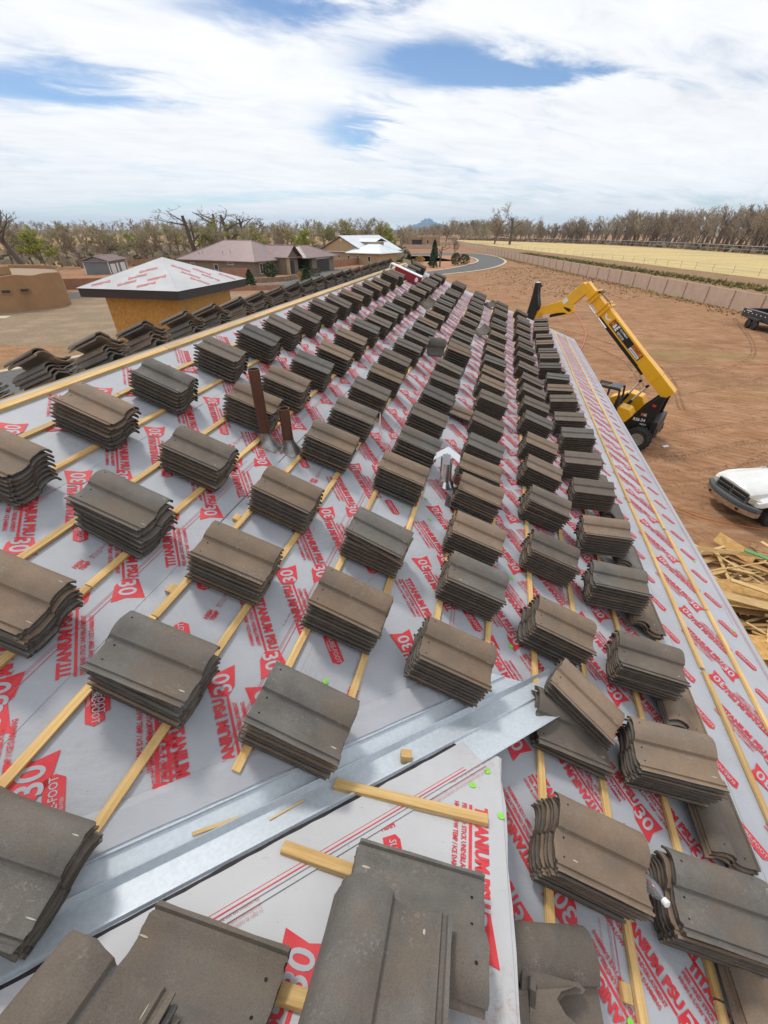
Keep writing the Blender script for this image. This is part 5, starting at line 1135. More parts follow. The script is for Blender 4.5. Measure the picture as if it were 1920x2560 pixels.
# undergrowth: dry brush at the foot of the trees
br_ = MB(); bz = random.Random(12)
for k in range(5200):
    if k < 3200: x, y = bz.uniform(-150, 8), bz.uniform(106, 235)
    else:
        i = bz.random() * (len(FL) - 1.01); a = FL[int(i)].lerp(FL[int(i) + 1], i % 1); x, y = a.x + bz.uniform(2, 40), a.y + bz.uniform(0, 30)
    if -40 < x < 5 and y < 150: y += 45
    s = bz.uniform(.5, 1.5); a = bz.uniform(0, 3.14); c_, s_ = math.cos(a) * s, math.sin(a) * s; h = bz.uniform(.5, 1.9); br_.add([(x - c_, y - s_, 0), (x + c_, y + s_, 0), (x + c_ * .6 + bz.uniform(-.4, .4), y + s_ * .6, h), (x - c_ * .7, y - s_ * .7 + bz.uniform(-.4, .4), h * .8)], [(0, 1, 2, 3)], bz.choice((0, 0, 1, 2)))
lab(br_.build('dry_brush', [MT['twig_brown'], MT['twig_pale'], MT['shrub']]), 'dry brown brush under the trees', 'brush', kind='stuff')
# shrubs and small evergreens
def shrub(name, x, y, h, w, m, label, cone=False, n=420, group='shrubs and small trees in the landscaping'):
    r = random.Random(int(x * 31 + y * 7)); t = thing(name, label, 'shrub', (x, y, 0), 0, group); a = MB(); a.tube([(0, 0, 0), (.03, .02, h * .5)], [h * .03 + .02, h * .012], 6); a.build('stem', MT['bark'], parent=t); b = MB()
    for k in range(n):
        z = r.random() ** .8; rr = w * ((1 - z) ** .7 * 1.05 if cone else math.sin(math.pi * (.12 + .83 * z)) ** .6) * r.uniform(.55, 1.08); an = r.uniform(0, 6.28); c_ = Vector((rr * math.cos(an), rr * math.sin(an), .06 * h + z * h * .94)); s = h * .055 + .05; u_ = Vector((r.gauss(0, 1), r.gauss(0, 1), r.gauss(0, 1))).normalized() * s; v_ = Vector((r.gauss(0, 1), r.gauss(0, 1), r.gauss(0, 1))).normalized() * s
        b.add([c_ - u_, c_ + v_, c_ + u_, c_ - v_], [(0, 1, 2, 3)])
    b.build('foliage', MT[m], parent=t)
shrub('juniper', -19.6, 80.8, 2.4, 1.15, 'evergreen', 'round dark juniper before the big window of the brown-roofed house')
shrub('pine_shrub', -19.3, 66.8, 2.2, .85, 'evergreen', 'small pine beside the low red kerb wall', True)
shrub('pine_shrub', -15.4, 92.5, 2.9, .95, 'evergreen', 'tall narrow evergreen before the garage door', True); shrub('pine_shrub', -17.3, 90.2, 1.5, .45, 'evergreen', 'short narrow evergreen left of the garage door', True)
shrub('pine_shrub', -13.0, 103.0, 2.9, 1.0, 'evergreen', 'evergreen in front of the tan garden wall', True); shrub('pine_shrub', -12.6, 75.2, 1.9, .85, 'evergreen', 'dark evergreen by the driveway bend near the ridge tiles', True)
shrub('grass_clump', -13.6, 75.6, 1.3, .55, 'shrub_gold', 'golden dry grass clump by the driveway bend', False, 160); shrub('bush', -14.2, 82.5, 1.2, 1.3, 'shrub', 'wide reddish bush left of the driveway bend'); shrub('bush', -12.4, 84.5, 1.2, 1.2, 'shrub', 'wide olive bush right of the driveway bend')
shrub('cypress', 14.6, 139, 4.5, 1.05, 'evergreen', 'tall dark cypress in the middle of the street loop', True, 700); shrub('pine_shrub', 10.8, 104.8, 2.5, 1.15, 'evergreen', 'dark pine at the front of the street loop', True, 500); shrub('pine_shrub', 5.6, 107.5, 2.4, .95, 'evergreen', 'small pine left of the cypress in the loop', True)
shrub('bush', 17.0, 112.5, 2.4, 1.15, 'shrub', 'left of two olive bushes inside the street loop'); shrub('bush', 19.2, 113.8, 2.1, 1.35, 'shrub', 'right of two olive bushes inside the street loop'); shrub('grass_clump', 9.0, 119.5, 1.5, 1.2, 'shrub_gold', 'golden grass clump inside the street loop', False, 200)
shrub('bush', -1.5, 128, 1.3, 1.2, 'shrub', 'small bush beside the white-roofed house wing'); shrub('bush', 2.0, 134, 1.2, 1.1, 'shrub', 'rounded bush by the gravel right of the white-roofed house')
t = thing('tree', 'small bare tree inside the street loop', 'tree', (12.6, 106.6, 0), 2.0); t.scale = (.42, .42, .48)
for nm, me in zip(('trunk', 'crown'), KIND['gnarl'][1]): o = bpy.data.objects.new(nm, me); C.objects.link(o); o.parent = t
t = thing('tree', 'small bare tree behind the cypress in the loop', 'tree', (20.5, 140, 0), .5); t.scale = (.5, .5, .62)
for nm, me in zip(('trunk', 'crown'), KIND['bare'][1]): o = bpy.data.objects.new(nm, me); C.objects.link(o); o.parent = t
# ragged grass tufts along the verge and weeds on the lot
tf_ = MB(); gz = random.Random(14)
def tuft(x, y, h, w, mi):
    for _ in range(5):
        a = gz.uniform(0, 6.28); c_, s_ = math.cos(a) * w, math.sin(a) * w; tf_.add([(x - s_ * .25, y + c_ * .25, 0), (x + s_ * .25, y - c_ * .25, 0), (x + c_, y + s_, h * gz.uniform(.5, 1.1))], [(0, 1, 2)], mi)
for k in range(3800): y = gz.uniform(22, 170); tuft(52.6 - max(0, y - 70) * .03 + gz.gauss(0, 1.1), y, gz.uniform(.2, .6), .3, gz.choice((0, 0, 1)))
for k in range(1500): y = gz.uniform(26, 150); tuft(36.2 - abs(gz.gauss(0, 1.2)), y, gz.uniform(.08, .25), .2, gz.choice((0, 1, 1)))
for k in range(1400): tuft(gz.gauss(27, 6), gz.uniform(55, 105), gz.uniform(.05, .14), .2, gz.choice((0, 0, 1)))
lab(tf_.build('weeds', [mat('weed_green', (.10, .105, .035), .95), mat('weed_dry', (.40, .29, .11), .95)]), 'ragged green and straw weeds along the wall and verge', 'weeds', kind='stuff')
# ------------------------------------------------------------------ telehandler
def wheel(parent, c, r, w, ax=(0, 1, 0), rim_m='rimgrey', lugs=0, rr=.58):
    c = Vector(c); ax = Vector(ax).normalized(); wl = bpy.data.objects.new('wheel', None); C.objects.link(wl); wl.parent = parent; wl.location = c
    t = MB(); t.lathe([(r * rr, -w / 2), (r * .9, -w / 2), (r * .97, -w * .42), (r, -w * .25), (r, w * .25), (r * .97, w * .42), (r * .9, w / 2), (r * rr, w / 2)], (0, 0, 0), ax, 28, cap=False)
    if lugs:
        a0 = Vector((1, 0, 0)); a1 = ax.cross(a0)
        for k in range(lugs):
            for s in (-1, 1):
                th = 2 * math.pi * (k + (.5 if s > 0 else 0)) / lugs; e = a0 * math.cos(th) + a1 * math.sin(th); tg = ax.cross(e); p = e * (r - .005); q = [p + ax * s * w * .02, p + ax * s * w * .48 + tg * .09, p + ax * s * w * .48 + tg * .14, p + ax * s * w * .02 + tg * .055]; t.prism(q, e * .03)
    t.build('tyre', MT['rubber'], parent=wl, smooth=not lugs)
    m = MB(); m.lathe([(r * rr - .004, -w * .40), (r * rr - .01, -w * .30), (r * .42, -w * .2), (r * .3, -w * .12), (r * .3, w * .12), (r * .42, w * .2), (r * rr - .01, w * .30), (r * rr - .004, w * .40)], (0, 0, 0), ax, 24); m.build('rim', MT[rim_m], parent=wl, smooth=True)
    m = MB(); m.lathe([(r * .17, -w * .3), (r * .17, w * .3)], (0, 0, 0), ax, 14)
    for k in range(6):
        a0 = Vector((1, 0, 0)); a1 = ax.cross(a0); e = a0 * math.cos(k * 1.047) + a1 * math.sin(k * 1.047); m.lathe([(r * .03, -w * .2), (r * .03, w * .2)], e * r * .24, ax, 6)
    m.build('hub', MT['black'], parent=wl); return wl
MT['rimgrey'] = mat('rim_grey', (.30, .29, .27), .6, (.22, .20, .18), 6, 4); MT['rimblack'] = mat('rim_black', (.02, .02, .022), .35)
TB = (10.24, 14.43, 0); trz = math.atan2(.66548, -.74642)
tel = thing('telehandler', 'yellow and black telehandler with raised boom beside the far roof corner', 'telehandler', TB, trz)
def tpart(mb, name, m, parent=None, **k): return mb.build(name, MT[m] if isinstance(m, str) else m, parent=parent or tel, **k)
def sprism(poly, y0, y1, mb=None): mb = mb or MB(); return mb.prism([Vector((s, y0, z)) for s, z in poly], (0, y1 - y0, 0))
bd, bn_ = Vector((.769, 0, .639)), Vector((-.639, 0, .769)); b0 = Vector((-.08, 0, 1.95))
def BP(t, n, y=0.0): return b0 + bd * float(t) + bn_ * float(n) + Vector((0, y, 0))
def bbox(t0, t1, n0, n1, y0, y1, mb=None):
    mb = mb or MB(); return mb.hexa([BP(t0, n0, y0), BP(t1, n0, y0), BP(t1, n0, y1), BP(t0, n0, y1), BP(t0, n1, y0), BP(t1, n1, y0), BP(t1, n1, y1), BP(t0, n1, y1)])
bo_ = tpart(bbox(-.02, 3.86, -.185, .185, -.19, .19), 'boom', 'yellow', bevel=.012)
mb = MB(); mb.hexa([BP(.72, -.23, -.23), BP(1.5, -.20, -.20), BP(1.5, -.20, .20), BP(.72, -.23, .23), BP(.72, .21, -.23), BP(1.5, .19, -.20), BP(1.5, .19, .20), BP(.72, .21, .23)]); bbox(-.03, .72, -.21, .205, -.215, .215, mb); tpart(mb, 'boom_base', 'yellow', bevel=.01)
for t, e in ((3.78, .27), (4.36, .245)):
    mb = MB(); bbox(t, t + .05, -e, e, -e - .02, e + .02, mb); bbox(t + .14, t + .19, -e, e, -e - .02, e + .02, mb); bbox(t + .05, t + .14, -e + .05, e - .05, -e + .03, e - .03, mb); tpart(mb, 'boom_collar', 'yellow', bevel=.006)
tpart(bbox(3.8, 5.02, -.15, .15, -.15, .15), 'inner_boom', 'yellow', bevel=.01)
for y in (-.22, .22):
    mb = MB(); mb.tube([BP(3.3, -.26, y), BP(4.4, -.25, y)], .028, 10); tpart(mb, 'extension_rod', 'steel')
mb = MB(); mb.tube([BP(4.42, .24, .23), BP(4.42, .24, -.23)], .05, 14); tpart(mb, 'roller', 'black')
mb = MB(); mb.tube([BP(4.42, .27, .2), BP(3.9, .30, .2), BP(3.8, .27, .2)], .012, 6); tpart(mb, 'hose', 'black')
mb = bbox(1.15, 3.75, -.30, -.19, -.12, .17); tpart(mb, 'hose_tray', 'black')
goose = [(3.55, 5.0), (3.64, 5.12), (3.85, 5.25), (4.27, 4.80), (4.47, 4.60), (5.26, 4.30), (5.30, 4.12), (5.24, 4.05), (4.29, 4.20), (4.06, 4.14), (3.93, 4.25), (4.03, 4.5)]
go_ = tpart(sprism(goose, -.17, .17), 'gooseneck', 'yellow', bevel=.01)
tpart(sprism([(4.30, 4.33), (4.36, 4.40), (4.10, 4.36), (4.02, 4.28), (4.12, 4.24)], .171, .176), 'gooseneck_slot', 'black')
tpart(sprism([(5.18, 4.16), (5.38, 4.16), (5.46, 3.80), (5.34, 3.74)], -.2, .2), 'quick_attach', 'yellow')
mb = MB()
for y in (.05, .20): sprism([(5.60, 5.13), (5.45, 5.14), (5.41, 4.73), (5.28, 4.37), (5.42, 3.79), (5.66, 3.86), (5.72, 4.06), (5.63, 4.65)], y, y + .10, mb)
for z in (3.95, 4.45, 5.0): mb.box((5.52, .0, z), (.07, .34, .10))
tpart(mb, 'fork_carriage', 'black', bevel=.006)
mb = MB(); mb.box((5.53, .175, 5.142), (.13, .24, .01)); tpart(mb, 'carriage_cap', 'white')
for y in (-.36, .30): mb = MB(); mb.hexa([(5.62, y - .05, 3.74), (6.75, y - .05, 3.77), (6.75, y + .05, 3.77), (5.62, y + .05, 3.74), (5.62, y - .05, 3.79), (6.75, y - .05, 3.785), (6.75, y + .05, 3.785), (5.62, y + .05, 3.79)]); tpart(mb, 'fork', 'black')
mb = MB(); mb.tube([(4.24, 0, 4.19), (4.86, 0, 4.0)], .055, 12); o = tpart(mb, 'tilt_cylinder', 'black'); mb = MB(); mb.tube([(4.86, 0, 4.0), (5.32, 0, 3.86)], .028, 10); tpart(mb, 'rod', 'steel', o)
for (y, tp_, md, bt_) in ((-.24, (1.01, 2.16), (1.25, 1.62), (1.55, 1.0)), (.24, (.66, 2.14), (.98, 1.55), (1.35, .92))):
    mb = MB(); mb.tube([(*bt_[:1], y, bt_[1]), (md[0], y, md[1])], .062, 12); o = tpart(mb, 'lift_cylinder', 'black'); mb = MB(); mb.tube([(md[0], y, md[1]), (tp_[0], y, tp_[1])], .033, 12); tpart(mb, 'rod', 'steel', o)
    mb = MB(); mb.tube([(tp_[0], y - .06, tp_[1]), (tp_[0], y + .06, tp_[1])], .055, 12); tpart(mb, 'cylinder_pin', 'black', o)
plate = [(-.08, 1.99), (.12, 1.98), (.60, 1.30), (1.05, .84), (.86, .50), (-.10, .50), (-.14, .92), (-.02, 1.16)]
for y in (-.66, .58): tpart(sprism(plate, y, y + .08), 'side_plate', 'black', bevel=.006)
mb = MB(); mb.box((1.25, 0, .62), (2.9, 1.0, .36)); mb.box((-.06, 0, .80), (.22, 1.5, .62)); tpart(mb, 'chassis', 'black', bevel=.02)
mb = MB(); sprism([(1.25, 1.62), (.80, 1.55), (.62, 1.28), (.80, .93), (1.02, .82), (1.9, .80), (1.9, 1.3)], -.95, -.40, mb); sprism([(1.20, 1.45), (.84, 1.40), (.68, 1.20), (.84, .93), (1.02, .82), (1.45, .82), (1.45, 1.2)], .40, .95, mb); tpart(mb, 'engine_hood', 'yellow', bevel=.02)
cab = MB()
for s_, y in ((1.30, .38), (1.30, .98), (2.20, .38), (2.20, .98), (1.7, .98)): cab.tube([(s_ - (.1 if s_ < 1.4 else -.05), y, .95), (s_, y, 1.6), (s_ + (.05 if s_ < 1.4 else 0), y, 2.03)], .035, 8)
for y in (.38, .98): cab.tube([(1.33, y, 2.03), (2.22, y, 2.06)], .04, 8)
tpart(cab, 'cab_frame', 'black')
mb = MB(); mb.box((1.56, .68, 2.085), (.42, .58, .03)); tpart(mb, 'cab_roof', mat('cab_roof_grey', (.13, .14, .155), .45), bevel=.01)
mb = MB()
for k in range(5): mb.box((1.84 + k * .08, .68, 2.08), (.03, .6, .03))
tpart(mb, 'roof_grille', 'black')
mb = MB(); mb.box((1.55, .68, 1.12), (.45, .48, .12)); mb.box((1.34, .68, 1.40), (.12, .46, .55)); tpart(mb, 'seat', 'rubber', bevel=.03)
mb = MB(); mb.tube([(1.95, .68, 1.0), (1.88, .68, 1.38)], .02, 8); mb.lathe([(.15, 0), (.17, .015), (.15, .03)], (1.86, .68, 1.38), (-.4, 0, .9), 18); tpart(mb, 'steering_wheel', 'black')
for s_ in (.26, 2.45):
    for y in (-.88, .88): wheel(tel, (s_, y, .42), .42, .30, lugs=18)
def tdec(body, cap, xs, bold, s_, z_, X, Y, y, m, parent=None):
    vs, fs = T2(body, cap, xs, bold); mb = MB(); mb.add([Vector((s_, y, z_)) + X * float(a) + Y * float(b) for a, b in vs], fs); return tpart(mb, 'lettering', m, parent)
X_, Y_ = -bd, bn_
mb = MB(); mb.prism([BP(1.66, -.125, .193), BP(3.34, -.125, .193), BP(3.34, .125, .193), BP(1.66, .125, .193)], (0, .002, 0)); dc = tpart(mb, 'boom_decal', 'black')
def dl(body, cap, xs, bold, t, n, m): vs, fs = T2(body, cap, xs, bold); mb = MB(); mb.add([BP(t - a, n + b, .1965) for a, b in vs], fs); return tpart(mb, 'lettering', m, dc)
dl('H', .20, .62, .06, 3.31, -.10, 'orange'); dl('&', .17, .75, .05, 3.20, -.09, 'white'); dl('E', .20, .7, .06, 3.07, -.10, 'white')
dl('EQUIPMENT', .075, .86, .02, 2.92, .02, 'white'); dl('SERVICES', .075, .86, .02, 2.92, -.10, 'white')
mb = MB(); mb.prism([BP(1.70, .01, .1955), BP(2.20, .01, .1955), BP(2.20, .11, .1955), BP(1.70, .11, .1955)], (0, .001, 0)); tpart(mb, 'phone_panel', 'orange', dc)
mb = MB(); mb.prism([BP(1.70, -.11, .1955), BP(2.20, -.11, .1955), BP(2.20, -.01, .1955), BP(1.70, -.01, .1955)], (0, .001, 0)); tpart(mb, 'web_panel', 'white', dc)
vs, fs = T2('877-700-RENT', .06, .78, .03); mb = MB(); mb.add([BP(2.17 - a, .03 + b, .198) for a, b in vs], fs); tpart(mb, 'lettering', 'black', dc)
mb = MB()
for k in range(13): sx = 2.15 - k * .033; mb.add([BP(sx, -.075, .198), BP(sx - .02, -.075, .198), BP(sx - .02, -.045, .198), BP(sx, -.045, .198)], [(0, 1, 2, 3)])
tpart(mb, 'lettering', 'black', dc)
mb = MB(); arc = [(math.cos(a), math.sin(a)) for a in np.linspace(R(200), R(350), 9)]
mb.add([BP(3.55 + .16 * float(c_), .06 + .16 * s_, .1935) for c_, s_ in arc] + [BP(3.55 + .10 * c_, .06 + .10 * s_, .1935) for c_, s_ in arc], [(i, i + 1, 10 + i, 9 + i) for i in range(8)]); tpart(mb, 'angle_gauge', 'white')
mb = MB(); mb.prism([Vector((4.22, .172, 4.62)), Vector((4.36, .172, 4.48)), Vector((4.46, .172, 4.58)), Vector((4.32, .172, 4.72))], (0, .002, 0)); tpart(mb, 'data_sticker', 'white')
xx, yy = Vector((-1, 0, .04)).normalized(), Vector((.04, 0, 1)).normalized()
tdec('RS6-34', .115, .95, .03, .66, .98, xx, yy, .662, 'white'); tdec('GEN:3', .06, .95, .02, .40, .87, xx, yy, .662, 'white'); tdec('H', .11, .8, .05, .46, 1.20, xx, yy, .662, 'orange'); tdec('&E', .10, .6, .03, .37, 1.205, xx, yy, .662, 'white')
mb = MB(); mb.prism([Vector((.10, .662, 1.60)), Vector((.22, .662, 1.60)), Vector((.22, .662, 1.68)), Vector((.10, .662, 1.68))], (0, .002, 0)); tpart(mb, 'warning_sticker', 'red')

# ------------------------------------------------------------------ white pickup (front end in view)
MT['truckwhite'] = mat('truck_white', (.72, .73, .73), .35, (.64, .63, .60), 2.4, 7, coat=.4, lo=.45, hi=.72); MT['chrome'] = mat('chrome_worn', (.55, .52, .49), .28, (.42, .36, .31), 7, 5, metal=.85); MT['bumpergrey'] = mat('bumper_grey', (.10, .115, .125), .6)
MT['lamp'] = mat('lamp_lens', (.55, .52, .38), .12, spec=.7); MT['amber'] = mat('amber_lens', (.7, .28, .03), .2)
pk = thing('pickup_truck', 'white pickup truck with chrome bumper parked at the right edge', 'truck', (9.86, 9.78, 0), R(184)); pk.scale = (.88, .88, .88)
def pp(mb, name, m, parent=None, **k): return mb.build(name, MT[m], parent=parent or pk, **k)
def loft(secs, name, m, parent=None, **k):
    n = len(secs[0]); mb = MB(); mb.add([q for s in secs for q in s], [(i * n + j, i * n + (j + 1) % n, (i + 1) * n + (j + 1) % n, (i + 1) * n + j) for i in range(len(secs) - 1) for j in range(n)] + [tuple(range(n - 1, -1, -1)), tuple(range((len(secs) - 1) * n, len(secs) * n))]); return pp(mb, name, m, parent, smooth=True, **k)
def hsec(x, w, z0, z1, cr): return [(x, -w, z0), (x, -w, z1 - .06), (x, -w * .9, z1), (x, -w * .45, z1 + cr), (x, 0, z1 + cr * 1.25), (x, w * .45, z1 + cr), (x, w * .9, z1), (x, w, z1 - .06), (x, w, z0)]
loft([hsec(-.04, .62, .95, 1.06, .03), hsec(-.15, .68, .95, 1.13, .05), hsec(-.6, .72, .95, 1.2, .06), hsec(-1.6, .76, .95, 1.24, .06)], 'hood', 'truckwhite')
for s in (-1, 1):
    def fsec(x, w0, w1, z0, z1): return [(x, s * w0, z0), (x, s * w1, z0 + .02), (x, s * (w1 + .01), (z0 + z1) / 2), (x, s * w1 * .985, z1 - .05), (x, s * (w0 + .03), z1)]
    loft([fsec(-.16, .55, .90, .72, .92), fsec(-.30, .55, .97, .74, 1.0), fsec(-.6, .55, 1.0, .86, 1.08), fsec(-1.0, .55, 1.01, .93, 1.10), fsec(-1.4, .55, 1.0, .80, 1.1), fsec(-1.75, .55, 1.0, .42, 1.12)], 'fender', 'truckwhite')
    mb = MB(); mb.hexa([(-.06, s * .64, .78), (-.30, s * .98, .76), (-.34, s * .90, .76), (-.14, s * .60, .78), (-.06, s * .64, .94), (-.30, s * .975, .92), (-.34, s * .90, .94), (-.14, s * .60, .96)]); o = pp(mb, 'headlight', 'lamp')
    mb = MB(); mb.hexa([(-.20, s * .85, .77), (-.31, s * .985, .765), (-.33, s * .95, .765), (-.24, s * .83, .77), (-.20, s * .85, .85), (-.31, s * .985, .84), (-.33, s * .95, .84), (-.24, s * .83, .85)]); pp(mb, 'turn_signal', 'amber', o)
mb = MB(); mb.hexa([(.0, -.62, .72), (.0, .62, .72), (-.2, .6, .72), (-.2, -.6, .72), (-.04, -.60, 1.03), (-.04, .60, 1.03), (-.2, .58, 1.03), (-.2, -.58, 1.03)]); gr = pp(mb, 'grille', 'bumpergrey')
for y0, y1 in ((-.56, -.04), (.04, .56)):
    for z0, z1 in ((.745, .86), (.895, 1.0)):
        mb = MB(); mb.hexa([(.004, y0, z0), (.004, y1, z0), (-.05, y1, z0), (-.05, y0, z0), (-.012, y0, z1), (-.012, y1, z1), (-.06, y1, z1), (-.06, y0, z1)]); pp(mb, 'grille_opening', 'black', gr)
        mb = MB(); mb.tube([(.012, y0, z0 + .03), (.012, y1, z0 + .03)], .007, 6); pp(mb, 'grille_bar', 'chrome', gr)
def bsec(y, dx, z0, z1, d): return [(dx, y, z0), (dx + .02, y, (z0 + z1) / 2), (dx, y, z1), (dx - d, y, z1), (dx - d, y, z0)]
for nm, m, z0, z1, g_ in (('bumper', 'chrome', .40, .58, .06), ('bumper_pad', 'bumpergrey', .585, .72, .10)):
    loft([bsec(y, .10 + g_ * .3 - .30 * abs(y / 1.0) ** 2.6 + .03, z0 + .02 * abs(y), z1, .14) for y in np.linspace(-1.0, 1.0, 17)], nm, m)
for y in (-.45, .45):
    mb = MB(); mb.box((.135 - .30 * .45 ** 2.6, y, .50), (.03, .32, .075)); pp(mb, 'bumper_slot', 'black')
loft([hsec(-1.6, .78, 1.0, 1.22, .05), hsec(-2.2, .66, 1.0, 1.72, .05), hsec(-2.6, .68, 1.0, 1.80, .05), hsec(-3.2, .68, 1.0, 1.78, .05), hsec(-3.5, .74, 1.0, 1.25, .04)], 'cab_glass', 'glass')
mb = MB(); mb.box((-2.85, 0, 1.80), (1.0, 1.36, .06)); pp(mb, 'cab_roof', 'truckwhite', bevel=.02)
for s in (-1, 1):
    mb = MB(); mb.box((-2.6, s * .97, .80), (1.75, .06, .62)); o = pp(mb, 'door', 'truckwhite', bevel=.02); mb = MB(); mb.box((-3.2, s * 1.005, .95), (.16, .02, .04)); pp(mb, 'handle', 'black', o)
    mb = MB(); mb.box((-4.6, s * .97, .82), (2.2, .06, .60)); pp(mb, 'bed_side', 'truckwhite', bevel=.02)
mb = MB(); mb.box((-3.1, 0, .50), (5.0, 1.7, .22)); mb.box((-4.6, 0, .66), (2.2, 1.88, .06)); mb.box((-5.68, 0, .82), (.06, 1.9, .6)); mb.box((-1.0, 0, .62), (1.4, 1.05, .5)); pp(mb, 'underbody', 'black')
for x in (-.98, -4.55):
    for s in (-1, 1): wheel(pk, (x, s * .84, .39), .39, .25, rim_m='rimgrey')

# ------------------------------------------------------------------ black dump trailer
dt = thing('dump_trailer', 'black dump trailer with tandem wheels at the right edge', 'trailer', (31.3, 38.9, 0), R(-100.5))
def dp(mb, name, m, parent=None, **k): return mb.build(name, MT[m] if isinstance(m, str) else m, parent=parent or dt, **k)
MT['trailer'] = mat('trailer_black', (.018, .021, .026), .4, (.03, .034, .04), 3, 4)
TL = 5.2
for nm, y, in (('near_side', 0.0), ('far_side', 2.05)): mb = MB(); mb.box((TL / 2, y, .98), (TL, .06, .62)); dp(mb, 'side_panel', 'trailer', bevel=.01)
mb = MB(); mb.box((.03, 1.02, .98), (.06, 1.98, .60)); dp(mb, 'tailgate', 'trailer', bevel=.01); mb = MB(); mb.box((TL - .03, 1.02, .98), (.06, 1.98, .6)); dp(mb, 'front_panel', 'trailer')
mb = MB(); mb.box((TL / 2, 1.02, .70), (TL - .1, 1.98, .06)); mb.box((TL / 2, 1.02, .56), (TL - .3, .9, .18)); dp(mb, 'floor', 'trailer')
for y in (0.0, 2.05): mb = MB(); mb.box((TL / 2, y, 1.315), (TL, .10, .05)); dp(mb, 'top_rail', mat('rail_grey', (.20, .21, .22), .45))
mb = MB(); mb.hexa([(1.35, -.32, .70), (3.2, -.32, .70), (3.2, -.03, .70), (1.35, -.03, .70), (1.5, -.32, .84), (3.05, -.32, .84), (3.05, -.03, .84), (1.5, -.03, .84)]); dp(mb, 'fender', 'trailer', bevel=.02)
for x in (1.85, 2.75):
    for y in (-.17, 2.22): wheel(dt, (x, y, .37), .37, .22, rim_m='rimblack')
for k in range(8): mb = MB(); mb.box((.25 + k * .62, -.032, 1.06), (.14, .006, .05)); o = dp(mb, 'reflector', 'white'); mb = MB(); mb.box((.40 + k * .62, -.032, 1.06), (.14, .006, .05)); dp(mb, 'reflector', mat('reflector_red', (.10, .008, .012), .4) if k == 0 else bpy.data.materials['reflector_red'])
mb = MB(); mb.add([(.48, -.034, 1.16), (.66, -.034, 1.16), (.60, -.034, 1.26)], [(0, 1, 2)])
for k in range(8): mb.add([(.70 + k * .075, -.034, 1.15), (.755 + k * .075, -.034, 1.15), (.765 + k * .075, -.034, 1.22), (.71 + k * .075, -.034, 1.22)], [(0, 1, 2, 3)])
dp(mb, 'side_lettering', 'white'); mb = MB(); mb.tube([(.45, .5, .6), (.40, .5, .1)], .035, 6); mb.box((.40, .5, .08), (.2, .12, .02)); dp(mb, 'jack_leg', 'black')
mb = MB(); mb.tube([(TL, .7, .55), (TL + 1.4, 1.02, .52)], .05, 6); mb.tube([(TL, 1.34, .55), (TL + 1.4, 1.02, .52)], .05, 6); dp(mb, 'drawbar', 'trailer')

# ------------------------------------------------------------------ heap of lumber scraps below the eave
lr = random.Random(52); MT['wood_dark'] = mat('wood_brown', (.28, .15, .06), .75, (.38, .22, .09), 3, 5, .3, 20, stretch=(1.5, 22, 22), rand=.2); MT['treated'] = mat('treated_green', (.10, .30, .10), .7, (.16, .36, .14), 4, 4)
def board(cx, cy, cz, L, w, h, yaw, pitch, roll, m, label, name='board', group='lumber scraps in the heap'):
    mb = MB(); mb.box((0, 0, 0), (L, w, h)); M = Matrix.Translation((cx, cy, cz)) @ Matrix.Rotation(yaw, 4, 'Z') @ Matrix.Rotation(pitch, 4, 'Y') @ Matrix.Rotation(roll, 4, 'X'); return lab(mb.build(name, MT[m], M=M, bevel=.002), label, 'board', group)
board(8.8, 7.25, .50, 2.9, .10, .04, R(-9), R(2), R(60), 'pine_old', 'long pine board lying along the back of the scrap heap')
board(8.75, 7.75, .30, .9, .45, .012, R(-50), R(14), R(8), 'osb_scrap', 'OSB offcut leaning at the back of the scrap heap', 'osb_sheet')
board(7.85, 5.95, .50, 2.3, .95, .012, R(-14), R(-2), R(-6), 'osb_scrap', 'large OSB sheet across the middle of the scrap heap', 'osb_sheet')
board(7.3, 4.75, .36, 1.5, .7, .012, R(-8), R(3), R(-10), 'osb_scrap', 'OSB offcut at the near end of the scrap heap', 'osb_sheet')
board(6.9, 4.1, .30, 1.4, .6, .012, R(-10), R(4), R(-4), 'osb_scrap', 'nearest OSB offcut of the scrap heap beside the eave', 'osb_sheet')
board(7.75, 5.55, .60, 2.6, .16, .035, R(-22), R(3), R(20), 'pine_old', 'wide pine plank lying over the large OSB sheet'); board(8.0, 5.85, .66, 1.5, .09, .035, R(-28), R(5), R(10), 'pine_old', 'shorter pine plank resting on the large OSB sheet')
board(8.75, 7.05, .62, .75, .09, .03, R(-35), R(6), R(10), 'treated', 'green painted board on the scrap heap'); board(9.25, 6.9, .66, 1.3, .09, .035, R(-66), R(4), R(0), 'pine_old', 'pine board lying end-on at the right of the scrap heap'); board(7.9, 6.75, .58, 1.4, .03, .03, R(8), R(-4), R(0), 'pine', 'thin pale stick across the scrap heap')
board(7.35, 4.95, .55, .6, .04, .03, R(35), R(-8), R(0), 'pine', 'short pale stick on the nearest OSB offcuts')
for k in range(130):
    t = lr.random(); cy = 4.0 + 3.7 * t; cx = 6.85 + 1.0 * t + lr.uniform(-.3, 2.4) * (.55 + .45 * t); L = lr.choice((.35, .5, .7, .9, 1.2, 1.6)); z = .04 + .42 * lr.random() * max(0, 1 - abs(cx - 8) / 2.4)
    board(cx, cy, z, L, lr.choice((.038, .06, .09, .14)), lr.choice((.019, .035, .035)), R(lr.choice((-15, -35, 20, 60, -60, 5)) + lr.uniform(-14, 14)), R(lr.uniform(-9, 9)), R(lr.uniform(-25, 25)), lr.choice(('pine_old', 'pine_old', 'pine_old', 'wood_dark', 'pine')), 'short wood offcut jumbled in the scrap heap below the eave', 'wood_offcut', 'jumbled offcuts in the scrap heap')
mb = MB(); hz = random.Random(2)
